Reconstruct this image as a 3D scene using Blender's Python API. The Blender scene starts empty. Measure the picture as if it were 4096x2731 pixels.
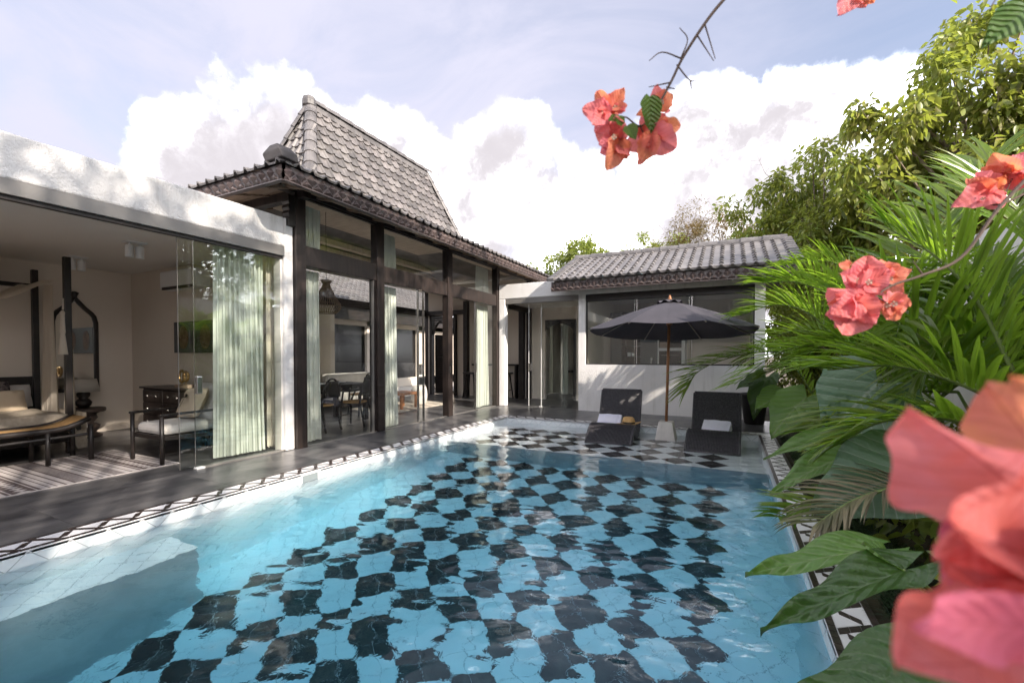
import bpy, math, random
import numpy as np
from mathutils import Vector, Matrix
random.seed(7)
rng = np.random.default_rng(7)
S = bpy.context.scene
COL = S.collection
R = math.radians

# ------------------------------------------------------------------ camera, sky, sun, exposure
cam = bpy.data.cameras.new("camera")
camo = bpy.data.objects.new("camera", cam)
COL.objects.link(camo)
camo.location = (0, 0, 1.3)
camo.rotation_euler = (R(90 - 1.063), 0, R(26.464))
cam.lens = 15.38
cam.sensor_width = 36
cam.shift_y = 0.0214
cam.clip_start = 0.02
cam.clip_end = 2000
cam.dof.use_dof = True
cam.dof.focus_distance = 6.5
cam.dof.aperture_fstop = 6.0
S.camera = camo
SUN = Vector((1.0, -0.355, 0.58)).normalized()      # towards the sun
SUN_EL = math.asin(SUN.z)
SUN_ROT = math.atan2(SUN.x, SUN.y)

S.view_settings.view_transform = 'Standard'
S.view_settings.look = 'None'
S.view_settings.gamma = 1
S.view_settings.use_curve_mapping = False
S.view_settings.exposure = 2.3
S.cycles.use_denoising = True
S.cycles.max_bounces = 14
S.cycles.transparent_max_bounces = 24
S.cycles.transmission_bounces = 10
S.cycles.glossy_bounces = 5
S.cycles.diffuse_bounces = 5
S.cycles.sample_clamp_indirect = 6
S.cycles.blur_glossy = 0.5


class NT:
    """small node-tree helper"""
    def __init__(self, tree):
        self.t = tree
        tree.nodes.clear()

    def n(self, typ, **kw):
        nd = self.t.nodes.new(typ)
        for k, v in kw.items():
            if k == 'ins':
                for kk, vv in v.items():
                    if isinstance(vv, bpy.types.NodeSocket):
                        self.t.links.new(vv, nd.inputs[kk])
                    else:
                        nd.inputs[kk].default_value = vv
            else:
                setattr(nd, k, v)
        return nd

    def math(self, op, a, b=0.0, clamp=False):
        return self.n('ShaderNodeMath', operation=op, use_clamp=clamp, ins={0: a, 1: b}).outputs[0]

    def ramp(self, x, a, b, lo=0.0, hi=1.0, smooth=True):
        nd = self.n('ShaderNodeMapRange', ins={0: x, 1: a, 2: b, 3: lo, 4: hi})
        nd.interpolation_type = 'SMOOTHSTEP' if smooth else 'LINEAR'
        return nd.outputs[0]

    def mix(self, f, a, b):
        nd = self.n('ShaderNodeMix', data_type='RGBA')
        for i, v in ((0, f), (6, a), (7, b)):
            if isinstance(v, bpy.types.NodeSocket):
                self.t.links.new(v, nd.inputs[i])
            else:
                nd.inputs[i].default_value = v if i == 0 else tuple(v)[:3] + (1,)
        return nd.outputs[2]

    def noise(self, vec, scale, detail=3, rough=0.55, dist=0.0, out=0):
        nd = self.n('ShaderNodeTexNoise', ins={'Scale': scale, 'Detail': detail, 'Roughness': rough, 'Distortion': dist})
        if vec is not None:
            self.t.links.new(vec, nd.inputs['Vector'])
        return nd.outputs[out]


world = bpy.data.worlds.new("World")
S.world = world
world.use_nodes = True
w = NT(world.node_tree)
sky = w.n('ShaderNodeTexSky', sky_type='NISHITA', sun_disc=False)
sky.sun_elevation = SUN_EL
sky.sun_rotation = SUN_ROT
sky.air_density = 1.0
sky.dust_density = 1.6
sky.ozone_density = 1.6
tc = w.n('ShaderNodeTexCoord').outputs['Generated']
# cumulus: lumps of cloud given by direction (azimuth from +Y to the right, elevation, size in radians)
BLOBS = [(-52, 20, 10.0), (-45, 20.5, 8.5), (-59, 16, 9), (-39, 16, 9.5), (-65, 9, 8), (-27.5, 20, 9.0), (-21.5, 17.5, 9.0), (-33, 14, 9), (-15, 12.5, 9.5),
         (-8, 13, 8), (-3.5, 22, 8), (5, 20, 8.5), (11, 18.5, 8), (20, 14, 10), (30, 12, 9), (41, 17, 10), (50, 13, 9), (63, 18, 9.5), (72, 13, 9), (84, 17, 10), (95, 12, 9),
         (108, 18, 10), (120, 13, 9), (133, 19, 9.5), (146, 12, 9), (158, 17, 10), (170, 13, 9), (183, 18, 9.5), (196, 12, 9), (-88, 16, 10), (-101, 12, 9), (-114, 18, 10), (-128, 13, 9), (-140, 18, 9.5), (-152, 12, 9),
         (70, 48, 12), (150, 52, 13), (-120, 46, 12), (-80, 62, 10), (20, 66, 11), (110, 72, 10), (-160, 70, 9), (40, 50, 7), (-50, 58, 8)]  # these overhead lumps lie out of view, added to raise the fill light
warp = w.noise(tc, 6.0, 8, 0.60, out=1)
wv = w.n('ShaderNodeVectorMath', operation='SUBTRACT', ins={0: warp, 1: (0.5, 0.5, 0.5)}).outputs[0]
wv = w.n('ShaderNodeVectorMath', operation='SCALE', ins={0: wv, 3: 0.20}).outputs[0]
dirw = w.n('ShaderNodeVectorMath', operation='ADD', ins={0: tc, 1: wv}).outputs[0]
field = None
for az, el, rad in BLOBS:
    a, e = R(az), R(el)
    c = (math.sin(a) * math.cos(e), math.cos(a) * math.cos(e), math.sin(e))
    d = w.n('ShaderNodeVectorMath', operation='DISTANCE', ins={0: dirw, 1: c}).outputs['Value']
    q = w.math('SUBTRACT', R(rad), d)
    field = q if field is None else w.math('MAXIMUM', field, q)
sep = w.n('ShaderNodeSeparateXYZ', ins={0: tc})
low = w.math('SUBTRACT', 0.20, sep.outputs[2])
field = w.math('MAXIMUM', field, low)
soft = w.ramp(w.noise(tc, 2.2, 3, 0.5), 0.40, 0.62, 0.03, 0.115)
cum = w.n('ShaderNodeMapRange', ins={0: field, 1: -0.016, 2: soft, 3: 0.0, 4: 1.0})
cum.interpolation_type = 'SMOOTHSTEP'
cum = cum.outputs[0]
# high thin veil
st = w.n('ShaderNodeMapping', ins={0: tc, 3: (1.0, 2.2, 2.6), 2: (0.2, 0.5, 0.7)}).outputs[0]
veil = w.noise(st, 1.7, 7, 0.58, 0.8)
veil = w.ramp(veil, 0.34, 0.64, 0.68, 1.0)
veil = w.math('MULTIPLY', veil, w.ramp(sep.outputs[0], -0.5, 0.45, 1.0, 0.38))
skyc = w.n('ShaderNodeVectorMath', operation='SCALE', ins={0: sky.outputs[0], 3: 0.050}).outputs[0]
puff = w.noise(dirw, 8.0, 6, 0.6)
puff2 = w.noise(tc, 2.6, 4, 0.55)
tone = w.math('MULTIPLY', w.ramp(puff, 0.32, 0.64, 0.45, 1.0), w.ramp(puff2, 0.30, 0.62, 0.50, 1.0))
tone = w.math('ADD', tone, w.ramp(field, 0.0, 0.07, 0.35, 0.0), True)
cloudc = w.mix(w.math('POWER', tone, 7.5), (0.164, 0.154, 0.163), (3.1, 3.1, 3.2))
veilc = w.mix(0.0, (0.172, 0.171, 0.206), (0, 0, 0))
c1 = w.mix(veil, skyc, veilc)
c2 = w.mix(cum, c1, cloudc)
bg = w.n('ShaderNodeBackground', ins={0: c2, 1: 1.0})
wo = w.n('ShaderNodeOutputWorld', ins={0: bg.outputs[0]})

sun = bpy.data.lights.new("sun", 'SUN')
sun.energy = 2.0
sun.angle = R(0.55)
sun.color = (1.0, 0.90, 0.78)
suno = bpy.data.objects.new("sun", sun)
COL.objects.link(suno)
suno.location = (30, -10, 20)
suno.rotation_euler = SUN.to_track_quat('Z', 'Y').to_euler()

# ------------------------------------------------------------------ materials
MATS = {}


def mat(name, col, rough=0.6, col2=None, ns=4.0, amt=1.0, bump=0.0, bs=60.0, metal=0.0, spec=0.4, var=0.0, trl=0.0, trc=None,
        stretch=None, island=0.0, coat=0.0, detail=4, sheen=0.0, bdist=0.01, streak=0.0):
    m = bpy.data.materials.new(name)
    m.use_nodes = True
    t = NT(m.node_tree)
    co = t.n('ShaderNodeTexCoord').outputs['Object']
    oi = t.n('ShaderNodeObjectInfo').outputs['Random']
    off = t.n('ShaderNodeVectorMath', operation='ADD', ins={0: co}).outputs[0]
    sc = t.n('ShaderNodeMath', operation='MULTIPLY', ins={0: oi, 1: 37.0}).outputs[0]
    comb = t.n('ShaderNodeCombineXYZ', ins={0: sc, 1: sc, 2: sc}).outputs[0]
    t.t.links.new(comb, off.node.inputs[1])
    vec = off
    if stretch:
        vec = t.n('ShaderNodeMapping', ins={0: off, 3: stretch}).outputs[0]
    c = tuple(col) + (1,)
    if col2 is not None:
        f = t.ramp(t.noise(vec, ns, detail), 0.32, 0.68, 0.0, amt)
        c = t.mix(f, col, col2)
    if streak:
        sv = t.n('ShaderNodeMapping', ins={0: off, 3: (5.0, 5.0, 0.35)}).outputs[0]
        sf = t.math('MULTIPLY', t.ramp(t.noise(sv, 1.6, 6, 0.65), 0.48, 0.72), t.ramp(t.noise(off, 0.9, 3), 0.42, 0.62))
        c = t.mix(t.math('MULTIPLY', sf, streak), c if not isinstance(c, tuple) else c[:3], (0.33, 0.31, 0.28))
    if var or island:
        rv = oi if var else t.n('ShaderNodeNewGeometry').outputs['Random Per Island']
        k = var or island
        hs = t.n('ShaderNodeHueSaturation', ins={'Hue': t.ramp(rv, 0, 1, 0.5 - k * 0.09, 0.5 + k * 0.05, False),
                                                'Value': t.ramp(t.math('FRACT', t.math('MULTIPLY', rv, 7.31)), 0, 1, 1 - k, 1 + k, False), 'Saturation': 1.0})
        if isinstance(c, tuple):
            hs.inputs['Color'].default_value = c
        else:
            t.t.links.new(c, hs.inputs['Color'])
        c = hs.outputs[0]
    p = t.n('ShaderNodeBsdfPrincipled')
    if isinstance(c, tuple):
        p.inputs['Base Color'].default_value = c
    else:
        t.t.links.new(c, p.inputs['Base Color'])
    p.inputs['Roughness'].default_value = rough
    p.inputs['Metallic'].default_value = metal
    p.inputs['Specular IOR Level'].default_value = spec
    p.inputs['Coat Weight'].default_value = coat
    p.inputs['Sheen Weight'].default_value = sheen
    if bump:
        b = t.n('ShaderNodeBump', ins={'Strength': bump, 'Distance': bdist, 'Height': t.noise(vec, bs, 3, 0.6)})
        t.t.links.new(b.outputs[0], p.inputs['Normal'])
    out = p.outputs[0]
    if trl:
        tr = t.n('ShaderNodeBsdfTranslucent')
        if trc is not None:
            tr.inputs[0].default_value = tuple(trc) + (1,)
        elif isinstance(c, tuple):
            tr.inputs[0].default_value = c
        else:
            t.t.links.new(c, tr.inputs[0])
        out = t.n('ShaderNodeMixShader', ins={0: trl, 1: out, 2: tr.outputs[0]}).outputs[0]
    t.n('ShaderNodeOutputMaterial', ins={0: out})
    MATS[name] = m
    return m


def glass_mat(name, tint=(0.97, 0.985, 0.975), f0=0.045):
    m = bpy.data.materials.new(name)
    m.use_nodes = True
    t = NT(m.node_tree)
    lw = t.n('ShaderNodeLayerWeight', ins={0: 0.5}).outputs['Facing']
    f = t.math('ADD', t.math('MULTIPLY', t.math('POWER', lw, 5.0), 1 - f0), f0)
    tr = t.n('ShaderNodeBsdfTransparent', ins={0: tint + (1,)})
    gl = t.n('ShaderNodeBsdfGlossy', ins={0: (1, 1, 1, 1), 'Roughness': 0.0})
    t.n('ShaderNodeOutputMaterial', ins={0: t.n('ShaderNodeMixShader', ins={0: f, 1: tr.outputs[0], 2: gl.outputs[0]}).outputs[0]})
    return m


stucco = mat('stucco', (0.72, 0.705, 0.695), 0.85, (0.63, 0.615, 0.605), 1.1, 0.8, bump=0.9, bs=48, spec=0.2, bdist=0.014, streak=0.45)
plaster = mat('plaster', (0.70, 0.63, 0.55), 0.9, (0.66, 0.58, 0.50), 0.8, bump=0.08, bs=30, spec=0.2)
ceilw = mat('ceiling_white', (0.74, 0.70, 0.65), 0.9, spec=0.2)
dwood = mat('dark_wood', (0.018, 0.0135, 0.0125), 0.42, (0.034, 0.024, 0.021), 6, stretch=(3, 3, 0.4), bump=0.12, bs=40)
blackw = mat('black_wood', (0.014, 0.012, 0.012), 0.4, (0.028, 0.022, 0.02), 5, bump=0.1, bs=30)
bwood = mat('brown_wood', (0.20, 0.14, 0.10), 0.6, (0.32, 0.24, 0.18), 4, stretch=(0.6, 6, 6), bump=0.25, bs=18)
cwood = mat('ceiling_wood', (0.56, 0.46, 0.37), 0.65, (0.68, 0.58, 0.48), 3, stretch=(1, 5, 1), bump=0.2, bs=25)
slate = mat('slate', (0.038, 0.039, 0.044), 0.30, (0.125, 0.120, 0.120), 2.4, stretch=(1.6, 0.7, 1), bump=0.25, bs=9, var=0.10, detail=8)
tilem = mat('roof_clay', (0.095, 0.088, 0.088), 0.42, (0.165, 0.152, 0.148), 3.0, bump=0.3, bs=25, var=0.30, spec=0.5)
ridgem = mat('ridge_clay', (0.085, 0.08, 0.082), 0.5, (0.15, 0.14, 0.14), 5, bump=0.3, bs=14, var=0.12)
stone = mat('grey_stone', (0.05, 0.045, 0.044), 0.8, (0.09, 0.08, 0.078), 5, bump=0.6, bs=12)
carve = mat('carved_clay', (0.060, 0.046, 0.044), 0.36, (0.10, 0.076, 0.072), 7, bump=0.2, bs=30, var=0.12)
ptw = mat('pool_white', (0.74, 0.77, 0.78), 0.3, (0.68, 0.72, 0.74), 3, var=0.03, spec=0.5)
ptb = mat('pool_black', (0.016, 0.014, 0.016), 0.28, (0.055, 0.045, 0.042), 9, var=0.25, detail=8)
grout = mat('grout', (0.42, 0.45, 0.47), 0.9, (0.36, 0.39, 0.41), 6)
moso = mat('mosaic_black', (0.022, 0.017, 0.016), 0.3, (0.05, 0.036, 0.032), 12, var=0.2)
mosw = mat('mosaic_white', (0.74, 0.73, 0.74), 0.35, var=0.04)
wick = mat('black_wicker', (0.026, 0.025, 0.030), 0.45, (0.075, 0.070, 0.078), 60, bump=0.5, bs=160, spec=0.4)
towelm = mat('towel', (0.80, 0.79, 0.90), 0.95, (0.74, 0.73, 0.85), 8, bump=0.7, bs=240, sheen=0.3)
canvas = mat('umbrella_canvas', (0.040, 0.037, 0.046), 0.75, (0.050, 0.046, 0.056), 3, bump=0.1, bs=200, trl=0.05)
teak = mat('teak', (0.25, 0.105, 0.045), 0.5, (0.33, 0.15, 0.07), 8, stretch=(4, 4, 0.4), bump=0.1, bs=30)
concrete = mat('pale_concrete', (0.66, 0.62, 0.58), 0.85, (0.58, 0.54, 0.50), 4, bump=0.2, bs=30, streak=0.3)
metal = mat('steel', (0.62, 0.60, 0.58), 0.25, metal=1.0)
brass = mat('brass', (0.55, 0.36, 0.16), 0.3, metal=1.0)
alum = mat('grey_aluminium', (0.20, 0.19, 0.18), 0.45, metal=0.3)
strawm = mat('straw', (0.60, 0.38, 0.16), 0.8, (0.52, 0.31, 0.12), 30, bump=0.4, bs=180)
cane = mat('cane', (0.50, 0.31, 0.14), 0.7, (0.40, 0.23, 0.09), 40, bump=0.4, bs=120)
curtm = mat('curtain_cloth', (0.79, 0.80, 0.74), 0.9, (0.73, 0.745, 0.69), 5, bump=0.1, bs=150, trl=0.28)
linen = mat('white_linen', (0.72, 0.69, 0.66), 0.95, (0.64, 0.61, 0.58), 7, bump=0.2, bs=120, trl=0.12)
sheer = mat('sheer_cloth', (0.70, 0.63, 0.54), 0.95, trl=0.45)
bedm = mat('bed_cover', (0.36, 0.31, 0.25), 0.95, (0.30, 0.255, 0.205), 30, bump=0.3, bs=100)
whitep = mat('white_plastic', (0.72, 0.72, 0.72), 0.4)
soil = mat('garden_soil', (0.045, 0.033, 0.023), 0.95, (0.10, 0.08, 0.05), 3, bump=0.8, bs=18)
cabm = mat('grey_cabinet', (0.075, 0.08, 0.082), 0.45)
ovenm = mat('black_glass', (0.012, 0.012, 0.014), 0.12)
mirrm = mat('mirror_glass', (0.75, 0.75, 0.73), 0.03, metal=1.0)
lampm = mat('lamp_shade', (0.60, 0.56, 0.50), 0.9, trl=0.3)
bark = mat('bark', (0.16, 0.12, 0.09), 0.9, (0.27, 0.22, 0.17), 9, bump=0.6, bs=30)
twigm = mat('twig', (0.075, 0.05, 0.04), 0.8, (0.10, 0.07, 0.055), 20)
leafA = mat('leaf_olive', (0.135, 0.185, 0.036), 0.42, (0.205, 0.215, 0.048), 0.6, trl=0.45, island=0.6, spec=0.5, trc=(0.36, 0.42, 0.06))
leafB = mat('leaf_green', (0.145, 0.20, 0.042), 0.40, (0.20, 0.24, 0.055), 0.6, trl=0.45, island=0.4, spec=0.5, trc=(0.34, 0.40, 0.06))
leafC = mat('leaf_dry', (0.17, 0.12, 0.05), 0.6, (0.10, 0.11, 0.03), 0.8, trl=0.4, island=0.4, trc=(0.3, 0.2, 0.06))
palmm = mat('palm_leaf', (0.085, 0.150, 0.022), 0.32, (0.14, 0.195, 0.034), 2.2, trl=0.45, spec=0.6, trc=(0.27, 0.45, 0.03), island=0.35)
palmdry = mat('palm_leaf_dry', (0.20, 0.17, 0.10), 0.6, (0.11, 0.12, 0.05), 3, trl=0.3, island=0.3)
grassm = mat('grass_leaf', (0.022, 0.045, 0.018), 0.45, trl=0.2, island=0.4)
stemm = mat('green_stem', (0.10, 0.16, 0.035), 0.45, (0.16, 0.20, 0.06), 5)
potm = mat('black_pot', (0.018, 0.017, 0.018), 0.5, bump=0.1)
G = glass_mat('clear_glass')
GD = glass_mat('window_glass', (0.94, 0.96, 0.95), 0.06)


def leafmat(name, c1, c2, vein, trc, rough=0.4, coat=0.0):
    """big leaf: UV x across (0 = midrib), y along; veins as lighter lines"""
    m = bpy.data.materials.new(name)
    m.use_nodes = True
    t = NT(m.node_tree)
    uv = t.n('ShaderNodeTexCoord').outputs['UV']
    sp = t.n('ShaderNodeSeparateXYZ', ins={0: uv})
    ax = t.math('ABSOLUTE', t.math('SUBTRACT', sp.outputs[0], 0.5))
    ph = t.math('SUBTRACT', t.math('MULTIPLY', sp.outputs[1], 8.0), t.math('MULTIPLY', ax, 5.0))
    fr = t.math('ABSOLUTE', t.math('SUBTRACT', t.math('FRACT', ph), 0.5))
    side = t.ramp(fr, 0.012, 0.05, 1.0, 0.0)
    mid = t.ramp(ax, 0.008, 0.02, 1.0, 0.0)
    v = t.math('MULTIPLY', t.math('MAXIMUM', side, mid), 0.8)
    co = t.n('ShaderNodeTexCoord').outputs['Object']
    base = t.mix(t.ramp(t.noise(co, 5.0, 4), 0.3, 0.7), c1, c2)
    c = t.mix(v, base, vein)
    b = t.n('ShaderNodeBump', ins={'Strength': 0.6, 'Distance': 0.012, 'Height': t.math('ADD', t.ramp(fr, 0.0, 0.5), t.noise(co, 40.0, 2))})
    p = t.n('ShaderNodeBsdfPrincipled', ins={'Base Color': c, 'Roughness': rough, 'Specular IOR Level': 0.5, 'Normal': b.outputs[0], 'Coat Weight': coat})
    tr = t.n('ShaderNodeBsdfTranslucent', ins={0: t.mix(v, trc, c1)})
    t.n('ShaderNodeOutputMaterial', ins={0: t.n('ShaderNodeMixShader', ins={0: 0.35, 1: p.outputs[0], 2: tr.outputs[0]}).outputs[0]})
    return m


taroL = leafmat('taro_light', (0.09, 0.18, 0.035), (0.13, 0.23, 0.05), (0.27, 0.33, 0.15), (0.22, 0.40, 0.04))
taroG = leafmat('taro_grey', (0.145, 0.23, 0.15), (0.18, 0.27, 0.18), (0.40, 0.46, 0.36), (0.18, 0.32, 0.10), 0.38)
taroD = leafmat('taro_dark', (0.034, 0.075, 0.018), (0.055, 0.105, 0.026), (0.11, 0.17, 0.065), (0.11, 0.25, 0.018), 0.30)


def bractmat(name, c1, c2, vein, trc):
    m = bpy.data.materials.new(name)
    m.use_nodes = True
    t = NT(m.node_tree)
    uv = t.n('ShaderNodeTexCoord').outputs['UV']
    sp = t.n('ShaderNodeSeparateXYZ', ins={0: uv})
    ax = t.math('ABSOLUTE', t.math('SUBTRACT', sp.outputs[0], 0.5))
    co = t.n('ShaderNodeTexCoord').outputs['Object']
    wob = t.math('MULTIPLY', t.noise(co, 60.0, 2), 0.5)
    wob = t.math('ADD', wob, t.math('MULTIPLY', t.noise(co, 190.0, 3), 0.22))
    ph = t.math('ADD', t.math('SUBTRACT', t.math('MULTIPLY', sp.outputs[1], 7.0), t.math('MULTIPLY', ax, 5.5)), wob)
    fr = t.math('ABSOLUTE', t.math('SUBTRACT', t.math('FRACT', ph), 0.5))
    v = t.math('MULTIPLY', t.math('MAXIMUM', t.ramp(fr, 0.0, 0.05, 1.0, 0.0), t.ramp(ax, 0.003, 0.014, 1.0, 0.0)), 0.55)
    rnd = t.n('ShaderNodeObjectInfo').outputs['Random']
    f = t.math('ADD', t.math('MULTIPLY', t.ramp(t.noise(co, 45.0, 4), 0.35, 0.65), 0.6), t.math('MULTIPLY', rnd, 0.45))
    base = t.mix(f, c1, c2)
    c = t.mix(v, base, vein)
    bp = t.n('ShaderNodeBump', ins={'Strength': 0.5, 'Distance': 0.0015, 'Height': t.math('ADD', t.math('MULTIPLY', fr, 1.2), t.noise(co, 130.0, 3))})
    p = t.n('ShaderNodeBsdfPrincipled', ins={'Base Color': c, 'Roughness': 0.6, 'Specular IOR Level': 0.3, 'Normal': bp.outputs[0]})
    tr = t.n('ShaderNodeBsdfTranslucent', ins={0: t.mix(v, t.mix(f, trc, c2), vein)})
    t.n('ShaderNodeOutputMaterial', ins={0: t.n('ShaderNodeMixShader', ins={0: 0.5, 1: p.outputs[0], 2: tr.outputs[0]}).outputs[0]})
    return m


brP = bractmat('bract_pink', (0.76, 0.21, 0.19), (0.80, 0.26, 0.31), (0.50, 0.07, 0.08), (0.90, 0.27, 0.21))
brO = bractmat('bract_orange', (0.76, 0.27, 0.14), (0.77, 0.24, 0.20), (0.5, 0.10, 0.05), (0.9, 0.36, 0.14))
blf = leafmat('bougainvillea_leaf', (0.055, 0.12, 0.022), (0.08, 0.15, 0.03), (0.085, 0.155, 0.036), (0.15, 0.28, 0.02), 0.35)

# water
waterm = bpy.data.materials.new('pool_water')
waterm.use_nodes = True
t = NT(waterm.node_tree)
co = t.n('ShaderNodeTexCoord').outputs['Object']
bm1 = t.noise(co, 16.0, 3, 0.5, 0.6)
bmp = t.n('ShaderNodeBump', ins={'Strength': 0.14, 'Distance': 0.012, 'Height': bm1})
gl = t.n('ShaderNodeBsdfGlass', ins={0: (1, 1, 1, 1), 'Roughness': 0.0, 'IOR': 1.333, 'Normal': bmp.outputs[0]})
va = t.n('ShaderNodeVolumeAbsorption', ins={0: (0.08, 0.80, 0.98, 1), 1: 0.40})
t.n('ShaderNodeOutputMaterial', ins={0: gl.outputs[0], 1: va.outputs[0]})

# ------------------------------------------------------------------ mesh helpers


class MB:
    def __init__(self):
        self.v = []
        self.f = []

    def add(self, vs, fs):
        o = len(self.v)
        self.v += [tuple(p) for p in vs]
        self.f += [tuple(i + o for i in q) for q in fs]
        return self

    def box(self, x0, y0, z0, x1, y1, z1):
        x0, x1 = min(x0, x1), max(x0, x1)
        y0, y1 = min(y0, y1), max(y0, y1)
        z0, z1 = min(z0, z1), max(z0, z1)
        return self.add([(x0, y0, z0), (x1, y0, z0), (x1, y1, z0), (x0, y1, z0), (x0, y0, z1), (x1, y0, z1), (x1, y1, z1), (x0, y1, z1)],
                        [(0, 3, 2, 1), (4, 5, 6, 7), (0, 1, 5, 4), (1, 2, 6, 5), (2, 3, 7, 6), (3, 0, 4, 7)])

    def bar(self, a, b, wx, wz, up=(0, 0, 1)):
        a, b = Vector(a), Vector(b)
        d = (b - a).normalized()
        s = d.cross(Vector(up)).normalized() * wx / 2
        u = s.cross(d).normalized() * wz / 2
        vs = [p + i * s + j * u for p in (a, b) for i, j in ((-1, -1), (1, -1), (1, 1), (-1, 1))]
        return self.add(vs, [(3, 2, 1, 0), (4, 5, 6, 7), (0, 1, 5, 4), (1, 2, 6, 5), (2, 3, 7, 6), (3, 0, 4, 7)])

    def poly(self, pts):
        return self.add(pts, [tuple(range(len(pts)))])

    def prism(self, pts, d):
        """closed polygon pts (3D) extruded by vector d"""
        n = len(pts)
        d = Vector(d)
        return self.add([Vector(p) for p in pts] + [Vector(p) + d for p in pts],
                        [tuple(reversed(range(n))), tuple(range(n, 2 * n))] + [(i, (i + 1) % n, (i + 1) % n + n, i + n) for i in range(n)])

    def tube(self, pts, r, n=8, cap=True):
        pts = [Vector(p) for p in pts]
        rs = r if isinstance(r, (list, tuple)) else [r] * len(pts)
        o = len(self.v)
        u = None
        for i, p in enumerate(pts):
            d = (pts[min(i + 1, len(pts) - 1)] - pts[max(i - 1, 0)]).normalized()
            if u is None:
                u = d.orthogonal().normalized()
            u = (u - d * u.dot(d)).normalized()
            s = d.cross(u)
            for k in range(n):
                a = 2 * math.pi * k / n
                self.v.append(tuple(p + (u * math.cos(a) + s * math.sin(a)) * rs[i]))
        for i in range(len(pts) - 1):
            for k in range(n):
                k2 = (k + 1) % n
                self.f.append((o + i * n + k, o + i * n + k2, o + (i + 1) * n + k2, o + (i + 1) * n + k))
        if cap:
            self.f.append(tuple(o + k for k in reversed(range(n))))
            self.f.append(tuple(o + (len(pts) - 1) * n + k for k in range(n)))
        return self

    def lathe(self, prof, c=(0, 0, 0), n=20):
        o = len(self.v)
        for r, z in prof:
            for k in range(n):
                a = 2 * math.pi * k / n
                self.v.append((c[0] + r * math.cos(a), c[1] + r * math.sin(a), c[2] + z))
        for i in range(len(prof) - 1):
            for k in range(n):
                k2 = (k + 1) % n
                self.f.append((o + i * n + k, o + i * n + k2, o + (i + 1) * n + k2, o + (i + 1) * n + k))
        self.f.append(tuple(o + k for k in reversed(range(n))))
        self.f.append(tuple(o + (len(prof) - 1) * n + k for k in range(n)))
        return self

    def sheet(self, rows):
        o = len(self.v)
        m = len(rows[0])
        for r in rows:
            self.v += [tuple(p) for p in r]
        for i in range(len(rows) - 1):
            for j in range(m - 1):
                a = o + i * m + j
                self.f.append((a, a + 1, a + m + 1, a + m))
        return self


ROOT = {}


def link(o, parent=None):
    COL.objects.link(o)
    if parent is not None:
        o.parent = parent
        if parent in ROOT:
            o.matrix_parent_inverse = Matrix.Translation(-Vector(ROOT[parent]))
    return o


def mesh_of(name, mb, m, smooth=False):
    me = bpy.data.meshes.new(name)
    me.from_pydata(mb.v, [], mb.f)
    me.materials.append(m)
    if smooth:
        me.polygons.foreach_set('use_smooth', [True] * len(me.polygons))
    me.update()
    return me


def obj(name, mb, m, parent=None, smooth=False, bevel=0.0, local=False, solid=0.0, subd=0):
    me = mb if isinstance(mb, bpy.types.Mesh) else mesh_of(name, mb, m, smooth)
    o = bpy.data.objects.new(name, me)
    COL.objects.link(o)
    if parent is not None:
        o.parent = parent
        if parent in ROOT and not local:
            o.matrix_parent_inverse = Matrix.Translation(-Vector(ROOT[parent]))
    if solid:
        md = o.modifiers.new('solid', 'SOLIDIFY')
        md.thickness = solid
    if bevel:
        md = o.modifiers.new('bevel', 'BEVEL')
        md.width = bevel
        md.segments = 2
        md.limit_method = 'ANGLE'
    if subd:
        md = o.modifiers.new('sub', 'SUBSURF')
        md.levels = md.render_levels = subd
    return o


def tag(o, label=None, cat=None, group=None, kind=None):
    for k, v in (('label', label), ('category', cat), ('group', group), ('kind', kind)):
        if v:
            o[k] = v
    return o


def thing(name, label, cat, loc=(0, 0, 0), group=None, rotz=0.0):
    o = bpy.data.objects.new(name, None)
    o.empty_display_size = 0.1
    COL.objects.link(o)
    o.location = loc
    o.rotation_euler = (0, 0, rotz)
    if not rotz:
        ROOT[o] = tuple(loc)
    return tag(o, label, cat, group)


def copy_tree(o, parent=None):
    c = o.copy()
    COL.objects.link(c)
    if parent is not None:
        c.parent = parent
    for ch in list(o.children):
        copy_tree(ch, c)
    return c


def place(name, me, M4, parent):
    o = bpy.data.objects.new(name, me)
    COL.objects.link(o)
    if parent is not None:
        o.parent = parent
        if parent in ROOT:
            o.matrix_parent_inverse = Matrix.Translation(-Vector(ROOT[parent]))
    o.matrix_basis = M4
    return o


CAM = Vector((0, 0, 1.3))

# ------------------------------------------------------------------ ground, pool, deck
XL, XR, YN, YF, SH = -4.21, 0.43, 0.15, 8.22, 6.03
ZW, ZS, ZD = -0.11, -0.152, -1.72
zfl = lambda y: -0.95 - 0.13 * (6.03 - y)          # the floor falls towards the near end
gx0, gx1, gy0, gy1 = XL - 0.2, XR + 0.2, YN - 0.2, YF + 0.2
g = MB()
B = 400
for a in (((-B, -B), (B, gy0)), ((-B, gy1), (B, B)), ((-B, gy0), (gx0, gy1)), ((gx1, gy0), (B, gy1))):
    (x0, y0), (x1, y1) = a
    g.poly([(x0, y0, -0.06), (x1, y0, -0.06), (x1, y1, -0.06), (x0, y1, -0.06)])
tag(obj('ground', g, soil), kind='structure')

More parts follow.
